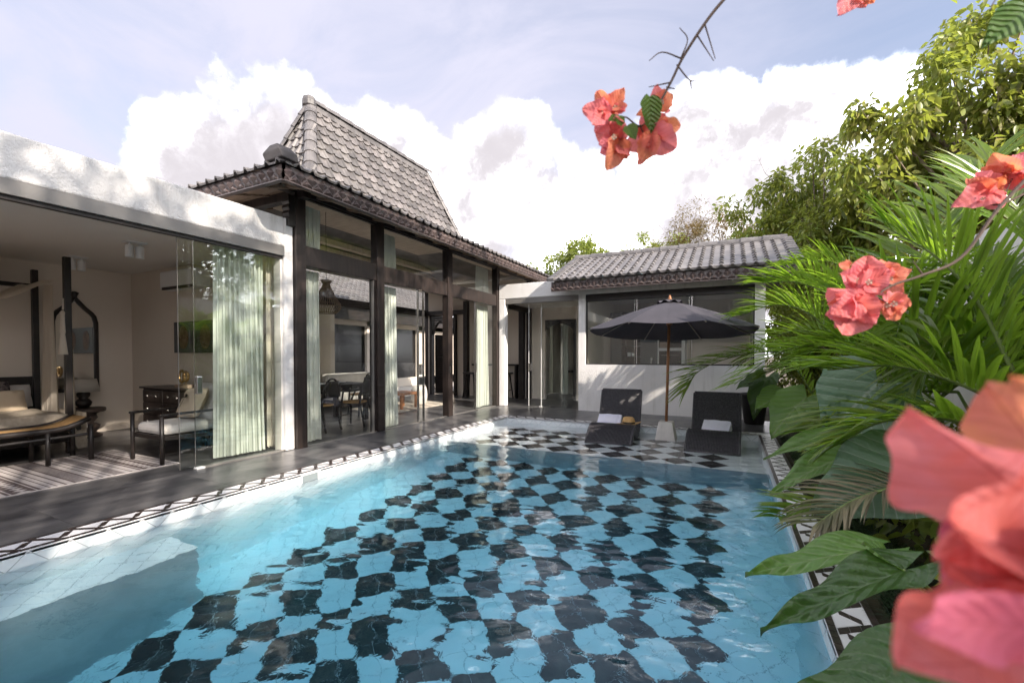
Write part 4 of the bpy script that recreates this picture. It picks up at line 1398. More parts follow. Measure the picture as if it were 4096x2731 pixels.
mr = thing('wall_mirror', 'tall black framed mirror with pointed arch top on the bedroom wall', 'mirror', (-9.6, 3.23, 0.7))
half = [(0.0, 2.31), (0.035, 2.25), (0.10, 2.14), (0.20, 2.06), (0.27, 1.96), (0.295, 1.85), (0.295, 0.70)]
inn = [(0.0, 2.20), (0.06, 2.10), (0.15, 2.01), (0.215, 1.93), (0.235, 1.84), (0.235, 0.76)]
out_ = [(-a, z) for a, z in half[::-1]] + half[1:]
inl = [(-a, z) for a, z in inn[::-1]] + inn[1:]
obj('glass', MB().prism([(-9.615, 3.23 + a, z) for a, z in inl], (0.012, 0, 0)), mirrm, mr)
fr = MB()
fr.tube([(-9.60, 3.23 + (a + b) / 2, (z + y) / 2) for (a, z), (b, y) in zip(out_, [(-0.235, 0.76)] + [inl[min(len(inl) - 1, max(0, round(i * (len(inl) - 1) / (len(out_) - 1))))] for i in range(1, len(out_) - 1)] + [(0.235, 0.76)])], 0.034, 8)
fr.bar((-9.60, 2.95, 0.73), (-9.60, 3.51, 0.73), 0.05, 0.06)
obj('frame', fr, blackw, mr)
obj('finial', MB().lathe([(0.03, 0), (0.035, 0.05), (0.06, 0.10), (0.02, 0.12)], (-9.6, 3.23, 2.22), 10), blackw, mr)
stb = thing('side_table', 'turned dark wood side table beside the bed', 'table', (-9.2, 3.2, 0))
obj('table_top', MB().lathe([(0.24, 0.40), (0.25, 0.42), (0.25, 0.45), (0.24, 0.46)], (-9.2, 3.2, 0), 24), dwood, stb)
obj('turned_leg', MB().lathe([(0.20, 0.0), (0.21, 0.03), (0.12, 0.07), (0.17, 0.13), (0.18, 0.18), (0.10, 0.23), (0.15, 0.30), (0.13, 0.36), (0.20, 0.40)], (-9.2, 3.2, 0), 20), dwood, stb, smooth=True)
tl = thing('table_lamp', 'black ball table lamp with cream shade on the side table', 'lamp', (-9.25, 3.2, 0.46))
obj('lamp_base', MB().lathe([(0.05, 0.0), (0.09, 0.04), (0.105, 0.09), (0.07, 0.14), (0.05, 0.15), (0.08, 0.19), (0.085, 0.23), (0.05, 0.27), (0.02, 0.28)], (-9.25, 3.2, 0.46), 18), blackw, tl, smooth=True)
obj('lamp_shade', MB().lathe([(0.20, 0.26), (0.16, 0.46)], (-9.25, 3.2, 0.46), 24), lampm, tl, smooth=True)

ds = thing('dresser', 'dark wood chest of drawers by the bedroom wall', 'dresser', (-7.5, 3.75, 0))
rbox('carcass', -8.33, 3.60, 0.16, -6.55, 3.985, 0.78, dwood, ds, 0.006)
rbox('top', -8.37, 3.56, 0.78, -6.5, 3.99, 0.81, dwood, ds, 0.006)
for x in (-8.30, -6.62):
    for y in (3.63, 3.92):
        obj('leg', MB().box(x, y, 0, x + 0.05, y + 0.05, 0.16), dwood, ds)
for i in range(3):
    for j in range(3):
        dw = obj('drawer', MB().box(-8.31 + i * 0.585, 3.583, 0.185 + j * 0.195, -7.74 + i * 0.585, 3.602, 0.365 + j * 0.195), dwood, ds, bevel=0.006)
        for q in (0.16, 0.41):
            obj('knob', MB().lathe([(0.008, 0), (0.018, 0.012), (0.016, 0.022), (0.004, 0.026)], (0, 0, 0), 10), metal, dw).matrix_basis = \
                Matrix.Translation((-8.31 + i * 0.585 + q, 3.583, 0.275 + j * 0.195)) @ Matrix.Rotation(R(90), 4, 'X')
dc = thing('brass_ornament', 'brass ring ornament on a wooden block on the dresser', 'ornament', (-7.4, 3.7, 0.81))
rbox('block', -7.55, 3.66, 0.81, -7.2, 3.80, 0.86, bwood, dc, 0.004)
for (x, r_) in ((-7.47, 0.075), (-7.36, 0.06)):
    obj('ring', MB().tube([(x + r_ * math.cos(a), 3.72, 0.98 + r_ * 1.15 * math.sin(a)) for a in np.linspace(0, 6.2832, 17)], 0.02, 8), brass, dc, smooth=True)
    obj('rod', MB().tube([(x, 3.72, 0.86), (x, 3.72, 0.92)], 0.006, 6), brass, dc)
pc = thing('wall_picture', 'dark framed oval print on the bedroom side wall', 'picture', (-7.6, 3.98, 1.34))
rbox('frame', -8.18, 3.965, 1.34, -6.99, 3.995, 1.84, blackw, pc, 0.004)
ovm = mat('print_brown', (0.10, 0.05, 0.03), 0.7, (0.20, 0.12, 0.08), 12)
for x in (-7.9, -7.3):
    obj('oval_print', MB().prism([(x + 0.14 * math.cos(a), 3.962, 1.59 + 0.19 * math.sin(a)) for a in np.linspace(0, 6.2832, 25)[:-1]], (0, 0.004, 0)), ovm, pc)
ac = thing('air_conditioner', 'white split air conditioner high on the bedroom wall', 'air conditioner', (-7.7, 3.9, 2.3))
rbox('body', -8.18, 3.77, 2.34, -7.17, 3.995, 2.63, whitep, ac, 0.03)
obj('louvre', MB().box(-8.10, 3.765, 2.335, -7.25, 3.80, 2.375), blackw, ac)
for k, (x, y, lab) in enumerate(((-6.86, 2.9, 'white twin ceiling spotlight nearer the glass front'), (-8.63, 2.94, 'white twin ceiling spotlight above the bed corner'))):
    sp_ = thing('ceiling_spotlight', lab, 'spotlight', (x, y, 2.6), 'bedroom ceiling spotlights')
    rbox('plate', x - 0.08, y - 0.11, 2.735, x + 0.08, y + 0.11, 2.75, whitep, sp_, 0.004)
    for dy in (-0.06, 0.05):
        obj('barrel', MB().lathe([(0.045, 0), (0.045, 0.15), (0.03, 0.155), (0.012, 0.16), (0.012, 0.19)], (x, y + dy, 2.55), 16), whitep, sp_)

# armchair
ch = thing('armchair', 'dark wood armchair with white seat behind the glass door', 'armchair', (-6.3, 3.1, 0))
rbox('seat_cushion', -6.62, 2.78, 0.34, -6.02, 3.42, 0.47, linen, ch, 0.05)
bk = MB()
cushion(bk, (-6.32, 3.46, 0.66), (1, 0, 0), (0, 0.35, 1), (0, 1, -0.35), 0.62, 0.58, 0.17)
obj('back_cushion', bk, linen, ch, smooth=True)
for x in (-6.66, -5.98):
    obj('front_leg', MB().tube([(x, 2.76, 0), (x, 2.76, 0.58)], 0.024, 8), blackw, ch, smooth=True)
    obj('rear_leg', MB().tube([(x, 3.62, 0), (x, 3.45, 0.58), (x, 3.56, 0.80)], 0.022, 8), blackw, ch, smooth=True)
    obj('armrest', MB().bar((x, 2.73, 0.59), (x, 3.52, 0.60), 0.05, 0.028), blackw, ch, bevel=0.008)
    obj('seat_rail', MB().bar((x, 2.76, 0.32), (x, 3.52, 0.28), 0.028, 0.05), blackw, ch)
obj('front_rail', MB().bar((-6.66, 2.77, 0.32), (-5.98, 2.77, 0.32), 0.028, 0.05), blackw, ch)
cu = thing('cushion', 'cream cushion with black palm tree on the armchair', 'cushion', (-6.3, 3.25, 0.48))
obj('case', cushion(MB(), (-6.30, 3.26, 0.68), (1, 0.0, 0.05), (0, 0.4, 0.92), (0, 0.92, -0.4), 0.46, 0.42, 0.15), creamm, cu, smooth=True)
mo = MB()
e = Vector((-6.30, 3.235, 0.73)) - Vector((0, 0.92, -0.4)).normalized() * 0.075
upv, rv = Vector((0, 0.4, 0.92)).normalized(), Vector((1, 0, 0.05))
for k in range(9):
    a = math.pi * (-0.12 + 1.24 * k / 8)
    dv = rv * (0.085 * math.cos(a)) + upv * (0.06 * math.sin(a) + 0.0)
    sv = dv.cross(Vector((0, 1, 0))).normalized() * 0.009
    mo.add([e, e + dv * 0.5 + sv + upv * 0.012, e + dv - upv * 0.012, e + dv * 0.5 - sv + upv * 0.012], [(0, 1, 2, 3)])
mo.add([e + rv * 0.004, e - rv * 0.004, e - upv * 0.13 - rv * 0.022, e - upv * 0.13 - rv * 0.010], [(0, 1, 2, 3)])
obj('palm_motif', mo, blackw, cu)

# striped rug: bands woven as separate strips of colour
rg = thing('striped_rug', 'grey and white striped woven rug on the bedroom floor', 'rug', (-6.75, 1.5, 0))
rm = [mat('rug_pale', (0.50, 0.46, 0.45), 0.95, (0.42, 0.38, 0.37), 40, bump=0.5, bs=160), mat('rug_dark', (0.085, 0.065, 0.06), 0.95, (0.13, 0.10, 0.10), 40, bump=0.5, bs=160),
      mat('rug_mid', (0.26, 0.235, 0.23), 0.95, (0.18, 0.15, 0.15), 60, bump=0.5, bs=160)]
seq = [(0.05, 0), (0.012, 1), (0.04, 0), (0.012, 1), (0.05, 0), (0.025, 1), (0.012, 0), (0.16, 1), (0.012, 0), (0.025, 1), (0.06, 0), (0.012, 1), (0.05, 0), (0.10, 2), (0.03, 0), (0.012, 1), (0.05, 0),
       (0.012, 1), (0.06, 0), (0.02, 1), (0.12, 2), (0.02, 1), (0.05, 0), (0.02, 1)]
y = 2.92
i = 0
zz_ = []
while y > -1.0:
    wd, k = seq[i % len(seq)]
    obj('stripe', MB().box(-7.56, y - wd, 0.0, -5.94, y, 0.008), rm[k], rg)
    if wd == 0.16:
        zz_.append(y - 0.08)
    y -= wd
    i += 1
for yc in zz_[:2]:
    zg = MB()
    for k in range(16):
        x = -7.51 + k * 0.1
        zg.poly([(x, yc, 0.0095), (x + 0.05, yc - 0.05, 0.0095), (x + 0.1, yc, 0.0095), (x + 0.05, yc + 0.05, 0.0095)])
    tag(obj('lozenge_row', zg, rm[0], rg), kind='stuff')
obj('rug_edge', MB().box(-5.94, -1.0, 0, -5.925, 2.92, 0.009), rm[0], rg)

# ------------------------------------------------------------------ hall furniture
tb = thing('dining_table', 'dark wood dining table in the first hall bay', 'table', (-7.0, 6.0, 0))
rbox('table_top', -7.6, 5.0, 0.70, -6.55, 6.75, 0.745, dwood, tb, 0.006)
for x in (-7.5, -6.65):
    for y in (5.1, 6.65):
        obj('leg', MB().box(x - 0.04, y - 0.04, 0, x + 0.04, y + 0.04, 0.70), dwood, tb)
for k in range(8):
    obj('stud', MB().lathe([(0.02, 0), (0.012, 0.01), (0.0, 0.012)], (0, 0, 0), 10), metal, tb).matrix_basis = Matrix.Translation((-6.548, 5.15 + k * 0.2, 0.66)) @ Matrix.Rotation(R(90), 4, 'Y')
obj('apron', MB().box(-7.5, 5.05, 0.61, -6.56, 6.7, 0.70), blackw, tb)
for k, (x, y, lab) in enumerate(((-6.85, 5.75, 'white plate on the dining table nearest the glass'), (-7.0, 6.25, 'white plate on the far half of the dining table'))):
    o = obj('plate', MB().lathe([(0.07, 0), (0.10, 0.008), (0.16, 0.022), (0.165, 0.026), (0.10, 0.014), (0.0, 0.010)], (x, y, 0.746), 24), whitep, smooth=True)
    tag(o, lab, 'plate', 'plates on the dining table')
o = obj('drinking_glass', MB().lathe([(0.03, 0), (0.038, 0.10), (0.036, 0.10), (0.028, 0.01)], (-7.25, 6.2, 0.746), 16), linen)
tag(o, 'small pale tumbler on the dining table', 'cup')


def dining_chair(label, loc, rz):
    c_ = bpy.data.objects.new('dining_chair', None)
    COL.objects.link(c_)
    tag(c_, label, 'chair', 'rattan dining chairs')
    kw = dict(local=True)
    obj('seat', MB().lathe([(0.20, 0.43), (0.22, 0.44), (0.22, 0.455), (0.19, 0.462)], (0, 0, 0), 20), cane, c_, **kw)
    for sx in (-1, 1):
        obj('leg', MB().tube([(sx * 0.2, -0.18, 0), (sx * 0.18, -0.16, 0.44), (sx * 0.24, -0.1, 0.64)], 0.018, 8), blackw, c_, smooth=True, **kw)
        obj('rear_leg', MB().tube([(sx * 0.2, 0.28, 0), (sx * 0.17, 0.18, 0.44), (sx * 0.19, 0.25, 0.80)], 0.018, 8), blackw, c_, smooth=True, **kw)
    ring = [(0.27 * math.sin(a), 0.24 * -math.cos(a) * 0.9 + 0.02, 0.64 + 0.02 * (1 - math.cos(a))) for a in np.linspace(0.9, 5.38, 15)]
    obj('arm_rail', MB().tube(ring, 0.018, 8), blackw, c_, smooth=True, **kw)
    bk_ = [(0.19 * math.sin(a), 0.25, 0.66 + 0.24 * math.cos(a)) for a in np.linspace(-1.9, 1.9, 13)]
    obj('back_hoop', MB().tube(bk_, 0.016, 8), blackw, c_, smooth=True, **kw)
    rows_ = [[(x, 0.25 + 0.03 * (1 - (x / 0.17) ** 2), z) for x in np.linspace(-0.16, 0.16, 7)] for z in np.linspace(0.58, 0.86, 5)]
    obj('backrest', MB().sheet(rows_), blackw, c_, smooth=True, solid=0.01, **kw)
    obj('stretcher', MB().tube([(-0.19, -0.17, 0.2), (0.19, -0.17, 0.2)], 0.01, 6), blackw, c_, **kw)
    c_.location = loc
    c_.rotation_euler = (0, 0, R(rz))
    return c_


d1 = dining_chair('black rattan armchair with cane seat beside the dining table by the glass', (-6.22, 5.95, 0), -70)
d2 = dining_chair('black rattan armchair with cane seat behind the far end of the dining table', (-7.3, 7.15, 0), -10)
d3 = dining_chair('black rattan armchair with grey cushion half hidden by the first curtain', (-6.3, 5.25, 0), -80)
pl = thing('pendant_lamp', 'woven bell shaped pendant lamp hanging over the dining table', 'lamp', (-7.0, 6.0, 2.12))
prof = [(0.10, 0.62), (0.06, 0.56), (0.075, 0.50), (0.12, 0.42), (0.15, 0.34), (0.20, 0.26), (0.255, 0.18), (0.265, 0.10), (0.23, 0.04), (0.18, 0.0)]
for k in range(36):
    a = 2 * math.pi * k / 36
    pass
lm = MB()
for k in range(36):
    a = 2 * math.pi * k / 36
    lm.tube([(-7.0 + r_ * math.cos(a + 0.3 * z), 6.0 + r_ * math.sin(a + 0.3 * z), 2.12 + z) for r_, z in prof], 0.006, 4, cap=False)
tag(obj('woven_shade', lm, bwood, pl), kind='stuff')
for r_, z in prof[::3] + prof[-1:]:
    obj('hoop', MB().tube([(-7.0 + r_ * math.cos(a), 6.0 + r_ * math.sin(a), 2.12 + z) for a in np.linspace(0, 6.2832, 25)], 0.008, 5, cap=False), bwood, pl)
obj('cord', MB().tube([(-7.0, 6.0, 2.74), (-7.0, 6.0, 4.08)], 0.006, 5), blackw, pl)
sf = thing('sofa', 'white upholstered sofa with black frame at the back of the hall', 'sofa', (-8.6, 8.4, 0))
rbox('seat', -9.0, 7.6, 0.2, -8.25, 9.5, 0.42, linen, sf, 0.05)
rbox('backrest', -9.1, 7.6, 0.30, -8.88, 9.5, 0.84, linen, sf, 0.06)
for y in (7.55, 9.45):
    rbox('arm', -9.0, y, 0.2, -8.3, y + 0.1, 0.60, linen, sf, 0.04)
obj('plinth', MB().box(-9.0, 7.6, 0.05, -8.3, 9.5, 0.2), blackw, sf)
o = thing('drum_stool', 'cream drum stool glowing in sunlight on the hall rug', 'stool', (-7.5, 9.45, 0))
obj('body', MB().lathe([(0.17, 0.0), (0.185, 0.02), (0.215, 0.15), (0.22, 0.24), (0.21, 0.34), (0.18, 0.45), (0.165, 0.465), (0.0, 0.468)], (-7.5, 9.45, 0), 24), linen, o, smooth=True)
for k in range(12):
    a = 2 * math.pi * k / 12
    obj('nail', MB().box(-7.5 + 0.213 * math.cos(a) - 0.006, 9.45 + 0.213 * math.sin(a) - 0.006, 0.355, -7.5 + 0.213 * math.cos(a) + 0.006, 9.45 + 0.213 * math.sin(a) + 0.006, 0.367), blackw, o)
o = obj('hall_rug', MB().box(-8.2, 7.6, 0.0, -6.75, 10.1, 0.012), mat('rug_cream', (0.60, 0.54, 0.46), 0.95, (0.52, 0.46, 0.39), 20, bump=0.6, bs=140))
tag(o, 'cream rug on the dark hall floor under the drum stool', 'rug')
lt = thing('low_table', 'reddish brown low wooden table beside the middle curtain', 'table', (-7.2, 8.5, 0))
rbox('table_top', -7.5, 8.05, 0.34, -6.95, 8.75, 0.40, teak, lt, 0.006)
for x in (-7.45, -7.03):
    for y in (8.12, 8.66):
        obj('leg', MB().box(x, y, 0.0, x + 0.06, y + 0.06, 0.34), teak, lt)


def bar_stool(label, loc):
    s_ = bpy.data.objects.new('bar_stool', None)
    COL.objects.link(s_)
    tag(s_, label, 'stool', 'dark bar stools')
    kw = dict(local=True)
    rws = [[(x, y, 0.72 + 0.35 * x * x + 0.1 * y * y) for y in (-0.16, -0.08, 0, 0.08, 0.16)] for x in np.linspace(-0.22, 0.22, 9)]
    obj('seat', MB().sheet(rws), blackw, s_, smooth=True, solid=0.045, **kw)
    for sx in (-1, 1):
        for sy in (-1, 1):
            obj('leg', MB().tube([(sx * 0.21, sy * 0.16, 0), (sx * 0.13, sy * 0.09, 0.72)], [0.018, 0.028], 8), blackw, s_, smooth=True, **kw)
        obj('stretcher', MB().tube([(sx * 0.185, -0.14, 0.25), (sx * 0.185, 0.14, 0.25)], 0.012, 6), blackw, s_, **kw)
    s_.location = loc
    return s_


bar_stool('dark saddle seat bar stool behind the far hall curtain', (-7.15, 11.55, 0))
bar_stool('dark saddle seat bar stool beside the white pillar', (-6.10, 11.75, 0))
bc = thing('bar_counter', 'dark bar counter along the far hall wall', 'counter', (-6.6, 11.9, 0))
rbox('counter_top', -7.3, 11.80, 0.98, -5.72, 11.995, 1.03, blackw, bc, 0.004)
obj('counter_leg', MB().box(-5.80, 11.82, 0, -5.75, 11.99, 0.98), blackw, bc)

# carved gate in the end wall of the hall
gt = thing('carved_gate', 'black carved wooden gate with pierced arch standing open', 'gate', (-8.5, 12.0, 0))
for x in (-9.02, -8.06):
    obj('gate_post', MB().box(x, 11.9, 0, x + 0.09, 12.08, 2.62), blackw, gt, bevel=0.006)
obj('gate_lintel', MB().prism([(-9.4, 11.85, 2.62), (-7.6, 11.85, 2.62), (-7.5, 11.85, 2.70), (-7.52, 11.85, 2.76), (-9.48, 11.85, 2.76), (-9.5, 11.85, 2.70)], (0, 0.22, 0)), blackw, gt, bevel=0.006)
pm = MB()
nn = 30
for i in range(nn + 1):
    for j in range(9):
        x = -8.93 + 0.87 * i / nn
        z = 2.60 - 0.075 * j
        xr = abs((x + 8.495) / 0.435)
        arch_z = 2.02 + 0.42 * math.sqrt(max(0, 1 - xr ** 2))
        if z < arch_z - 0.05 and xr < 0.90:
            continue
        r0 = 0.024
        off = 0.0145 * (j % 2)
        pm.tube([(x + off + r0 * math.cos(a), 11.99, z + r0 * math.sin(a)) for a in np.linspace(0, 6.2832, 7)], 0.007, 4, cap=False)
tag(obj('pierced_panel', pm, blackw, gt), kind='stuff')
ar = [(-8.495 + 0.40 * math.cos(a), 11.98, 2.0 + (0.40 + 0.03 * math.cos(6 * a)) * math.sin(a)) for a in np.linspace(0, math.pi, 25)]
obj('arch_rim', MB().tube(ar, 0.035, 8), blackw, gt)
for hx, ang in ((-8.93, 62), (-8.06, 118)):
    lf = MB().box(0, -0.02, 0.02, 0.43, 0.02, 2.0)
    lo = obj('gate_leaf', lf, blackw, gt, bevel=0.004)
    lo.matrix_basis = Matrix.Translation((hx, 12.10, 0)) @ Matrix.Rotation(R(ang), 4, 'Z')
    for z0, z1 in ((0.12, 0.62), (0.72, 1.25), (1.35, 1.88)):
        obj('carved_panel', MB().box(0.06, -0.032, z0, 0.37, 0.032, z1), dwood, lo, bevel=0.012)

# ------------------------------------------------------------------ kitchen interior
cb = thing('kitchen_cabinet', 'tall dark grey kitchen cabinets along the back wall', 'cabinet', (-2.4, 12.7, 0))
for x0, x1, z1 in ((-3.05, -2.72, 2.5), (-2.22, -1.75, 2.5)):
    obj('door_panel', MB().box(x0, 12.42, 0.1, x1 - 0.012, 13.0, z1), cabm, cb, bevel=0.004)
obj('upper_panel', MB().box(-2.72, 12.42, 1.86, -2.235, 13.0, 2.5), cabm, cb, bevel=0.004)
obj('shelf_back', MB().box(-2.72, 12.9, 0.1, -2.235, 13.0, 1.86), blackw, cb)
for z in (0.9, 1.25, 1.55):
    obj('shelf', MB().box(-2.72, 12.45, z, -2.235, 12.9, z + 0.025), cabm, cb)
obj('worktop', MB().box(-3.05, 10.14, 0.86, 0.44, 10.75, 0.90), stucco, cb)
for k, (x, z, s_) in enumerate(((-2.55, 1.275, 0.09), (-2.44, 1.275, 0.07), (-2.58, 0.925, 0.08))):
    o = rbox('white_jar', x - s_ / 2, 12.55, z, x + s_ / 2, 12.55 + s_, z + s_ * 1.2, whitep, None, 0.006)
    tag(o, ('square white jar on the middle kitchen shelf', 'small white jar at the end of the middle kitchen shelf', 'white jar on the lowest kitchen shelf')[k], 'jar', 'jars on the kitchen shelves')
ov = thing('built_in_oven', 'black glass built in oven with steel bar handle', 'oven', (-1.4, 12.5, 1.0))
rbox('oven_front', -1.72, 12.40, 0.75, -1.15, 12.99, 1.42, ovenm, ov, 0.004)
rbox('oven_surround', -1.80, 12.43, 0.1, -1.06, 13.0, 2.5, stucco, ov, 0.004)
obj('handle', MB().tube([(-1.66, 12.365, 1.30), (-1.20, 12.365, 1.30)], 0.012, 8), metal, ov)
rbox('microwave_front', -1.72, 12.40, 1.50, -1.15, 12.99, 1.86, ovenm, ov, 0.004)
rbox('drawer_face', -1.70, 12.385, 1.50, -1.45, 12.402, 1.66, bwood, ov, 0.003)
for x in (-1.62, -1.52):
    obj('knob', MB().box(x, 12.375, 0.82, x + 0.03, 12.402, 0.85), metal, ov)
tp = thing('kitchen_tap', 'curved steel kitchen tap standing behind the window sill', 'tap', (-1.62, 10.45, 0.9))
obj('spout', MB().tube([(-1.62, 10.45, 0.90), (-1.62, 10.45, 1.18)] + [(-1.62, 10.45 + 0.055 * (1 - math.cos(a)), 1.18 + 0.07 * math.sin(a)) for a in np.linspace(0.3, 3.14, 8)], 0.014, 8), metal, tp, smooth=True)
obj('handle', MB().bar((-1.62, 10.45, 0.97), (-1.55, 10.45, 1.0), 0.014, 0.014), metal, tp)
pc = thing('wall_picture', 'narrow black framed picture in the room beyond the entrance', 'picture', (-4.3, 14.15, 1.0))
obj('frame', MB().box(-4.38, 14.17, 0.9, -4.02, 14.195, 1.95), blackw, pc)
obj('print', MB().box(-4.36, 14.165, 0.92, -4.04, 14.168, 1.93), ceilw, pc)
o = thing('wall_console', 'small black console table in the room beyond the entrance', 'table', (-4.7, 13.9, 0))
obj('table_top', MB().box(-4.95, 13.7, 0.74, -4.55, 14.1, 0.80), blackw, o)
for x in (-4.93, -4.60):
    obj('leg', MB().box(x, 13.72, 0, x + 0.03, 13.75, 0.74), blackw, o)

# ------------------------------------------------------------------ vegetation
def uvmesh(name, V, F, UV, m, smooth=True):
    me = bpy.data.meshes.new(name)
    me.from_pydata([tuple(p) for p in V], [], F)
    lay = me.uv_layers.new(name='UVMap')
    li = np.empty(len(me.loops), dtype=np.int32)
    me.loops.foreach_get('vertex_index', li)
    lay.data.foreach_set('uv', np.asarray(UV, dtype=np.float32)[li].ravel())
    me.materials.append(m)
    if smooth:
        me.polygons.foreach_set('use_smooth', [True] * len(me.polygons))
    me.update()
    return me


def blade(attach, tip, n, width, fold, droop, nl=22, nw=16, lobes=0.24, wave=0.035, seed=0, pw=0.62, ex=0.85):
    """heart-shaped leaf blade; returns verts, faces, uvs"""
    rs = random.Random(seed)
    attach, tip, n = Vector(attach), Vector(tip), Vector(n)
    d = tip - attach
    L = d.length
    d.normalize()
    s = d.cross(n).normalized()
    n = s.cross(d).normalized()
    V, UV, F = [], [], []
    p1, p2, p3 = rs.uniform(0, 6), rs.uniform(0, 6), rs.uniform(9, 13)
    for i in range(nl + 1):
        t_ = i / nl
        a = -lobes + (1 + lobes) * t_
        h = width / 2 * max(0.0, math.sin(math.pi * (0.03 + 0.97 * t_) ** pw)) ** ex * (1 - 0.12 * t_)
        for j in range(nw + 1):
            u = 2 * j / nw - 1
            al = a if a > 0 else a * abs(u) ** 0.8
            edge = 1 + 0.05 * math.sin(p3 * 1.7 * t_ + p1 + (2 if u > 0 else 0)) * abs(u)
            zz = fold * abs(u) * h * 1.6 - droop * L * max(0, al) ** 2 * 1.4 + wave * L * math.sin(p3 * t_ + p1 + u) * u * u + 0.012 * L * math.sin(7 * u + p2) * t_ - 0.35 * h * fold * u * u
            V.append(attach + d * (al * L) + s * (u * h * edge) + n * zz)
            UV.append((0.5 + u * 0.5 * h / (width / 2), t_))
    for i in range(nl):
        for j in range(nw):
            k = i * (nw + 1) + j
            F.append((k, k + 1, k + nw + 2, k + nw + 1))
    return V, F, UV


TARO = [
    ((1.088, 4.559, 1.063), (0.712, 4.585, 0.592), 0.80, 0.10, 0.10, 'taroG'),
    ((0.818, 6.207, 0.802), (0.416, 5.775, 0.443), 0.62, 0.10, 0.12, 'taroL'),
    ((0.489, 8.726, 0.905), (0.096, 8.416, 0.746), 0.36, 0.20, 0.05, 'taroD'),
    ((0.699, 7.375, 0.741), (0.325, 6.962, 0.607), 0.50, 0.15, 0.10, 'taroL'),
    ((0.994, 3.274, 0.663), (0.412, 2.925, 0.449), 0.62, 0.08, 0.05, 'taroG'),
    ((0.851, 4.432, 0.640), (0.256, 4.245, 0.497), 0.26, 0.25, 0.10, 'taroL'),
    ((0.720, 3.807, 0.578), (0.253, 3.570, 0.362), 0.26, 0.25, 0.08, 'taroL'),
    ((0.584, 2.507, 0.412), (0.070, 2.194, 0.351), 0.22, 0.18, 0.05, 'taroL2'),
    ((0.593, 2.122, 0.489), (0.103, 1.763, 0.345), 0.19, 0.35, 0.04, 'taroD'),
    ((0.610, 1.626, 0.429), (0.078, 1.304, 0.345), 0.34, 0.12, 0.04, 'taroD'),
    ((0.637, 2.254, 0.405), (0.481, 2.124, 0.582), 0.25, 0.20, 0.05, 'taroL'),
    ((0.679, 4.008, 0.465), (0.444, 3.781, 0.554), 0.22, 0.20, 0.08, 'taroL'),
    ((0.578, 8.882, 0.885), (0.339, 8.637, 0.210), 0.50, 0.20, 0.10, 'taroD'),
]
FRONDS = [
    ([(1.836, 4.595, 1.007), (1.451, 4.410, 1.319), (1.068, 4.281, 1.593), (0.788, 4.311, 1.738)], 0.78, 34, 'p'),
    ([(1.321, 7.578, 0.978), (0.960, 7.404, 1.243), (0.643, 7.360, 1.349), (0.135, 7.218, 1.305), (-0.394, 7.062, 1.079), (-0.565, 6.970, 0.788)], 0.62, 44, 'p'),
    ([(1.418, 6.957, 1.054), (1.133, 6.939, 1.617), (0.893, 6.937, 1.882), (0.549, 6.991, 1.991), (0.126, 7.001, 1.860)], 0.62, 40, 'p'),
    ([(1.487, 6.326, 1.279), (1.148, 6.282, 1.888), (0.751, 6.201, 2.158), (0.347, 6.224, 2.191)], 0.60, 38, 'p'),
    ([(1.434, 5.411, 1.533), (1.615, 5.515, 2.202), (1.956, 5.808, 2.737), (2.497, 6.427, 3.432)], 0.75, 36, 'p'),
    ([(1.632, 3.938, 1.177), (1.480, 3.983, 1.634), (1.261, 3.993, 1.974), (1.001, 4.093, 2.242)], 0.62, 34, 'p'),
    ([(1.587, 3.687, 0.927), (1.261, 3.641, 1.128), (0.966, 3.719, 1.230), (0.619, 3.769, 1.195)], 0.60, 36, 'p'),
    ([(1.658, 5.957, 0.915), (1.271, 5.885, 1.374), (0.956, 5.841, 1.423), (0.672, 5.807, 1.231)], 0.55, 36, 'p'),
    ([(0.998, 3.107, 0.577), (0.809, 3.014, 0.589), (0.600, 2.908, 0.519), (0.425, 2.763, 0.421)], 0.36, 26, 'd'),
    ([(1.050, 3.745, 0.451), (0.741, 3.589, 0.365), (0.483, 3.460, 0.307), (0.305, 3.258, 0.258)], 0.30, 26, 'p'),
    ([(1.241, 8.199, 0.527), (0.947, 8.175, 1.065), (0.711, 8.170, 1.097), (0.406, 8.127, 0.917)], 0.40, 30, 'p'),
    ([(1.776, 5.123, 0.982), (1.336, 5.015, 0.973), (0.979, 4.947, 0.846), (0.660, 4.783, 0.607)], 0.50, 36, 'p'),
    ([(1.337, 3.338, 0.860), (1.080, 3.323, 0.941), (0.799, 3.295, 0.901), (0.615, 3.311, 0.751)], 0.42, 32, 'p'),
    ([(2.250, 4.927, 1.692), (2.187, 5.017, 2.191), (2.144, 5.228, 2.573), (1.960, 5.477, 2.875)], 0.70, 30, 'p'),
    ([(1.839, 8.303, 1.929), (1.709, 8.473, 2.490), (1.383, 8.540, 2.803), (0.781, 8.464, 2.774)], 0.55, 36, 'p'),
]
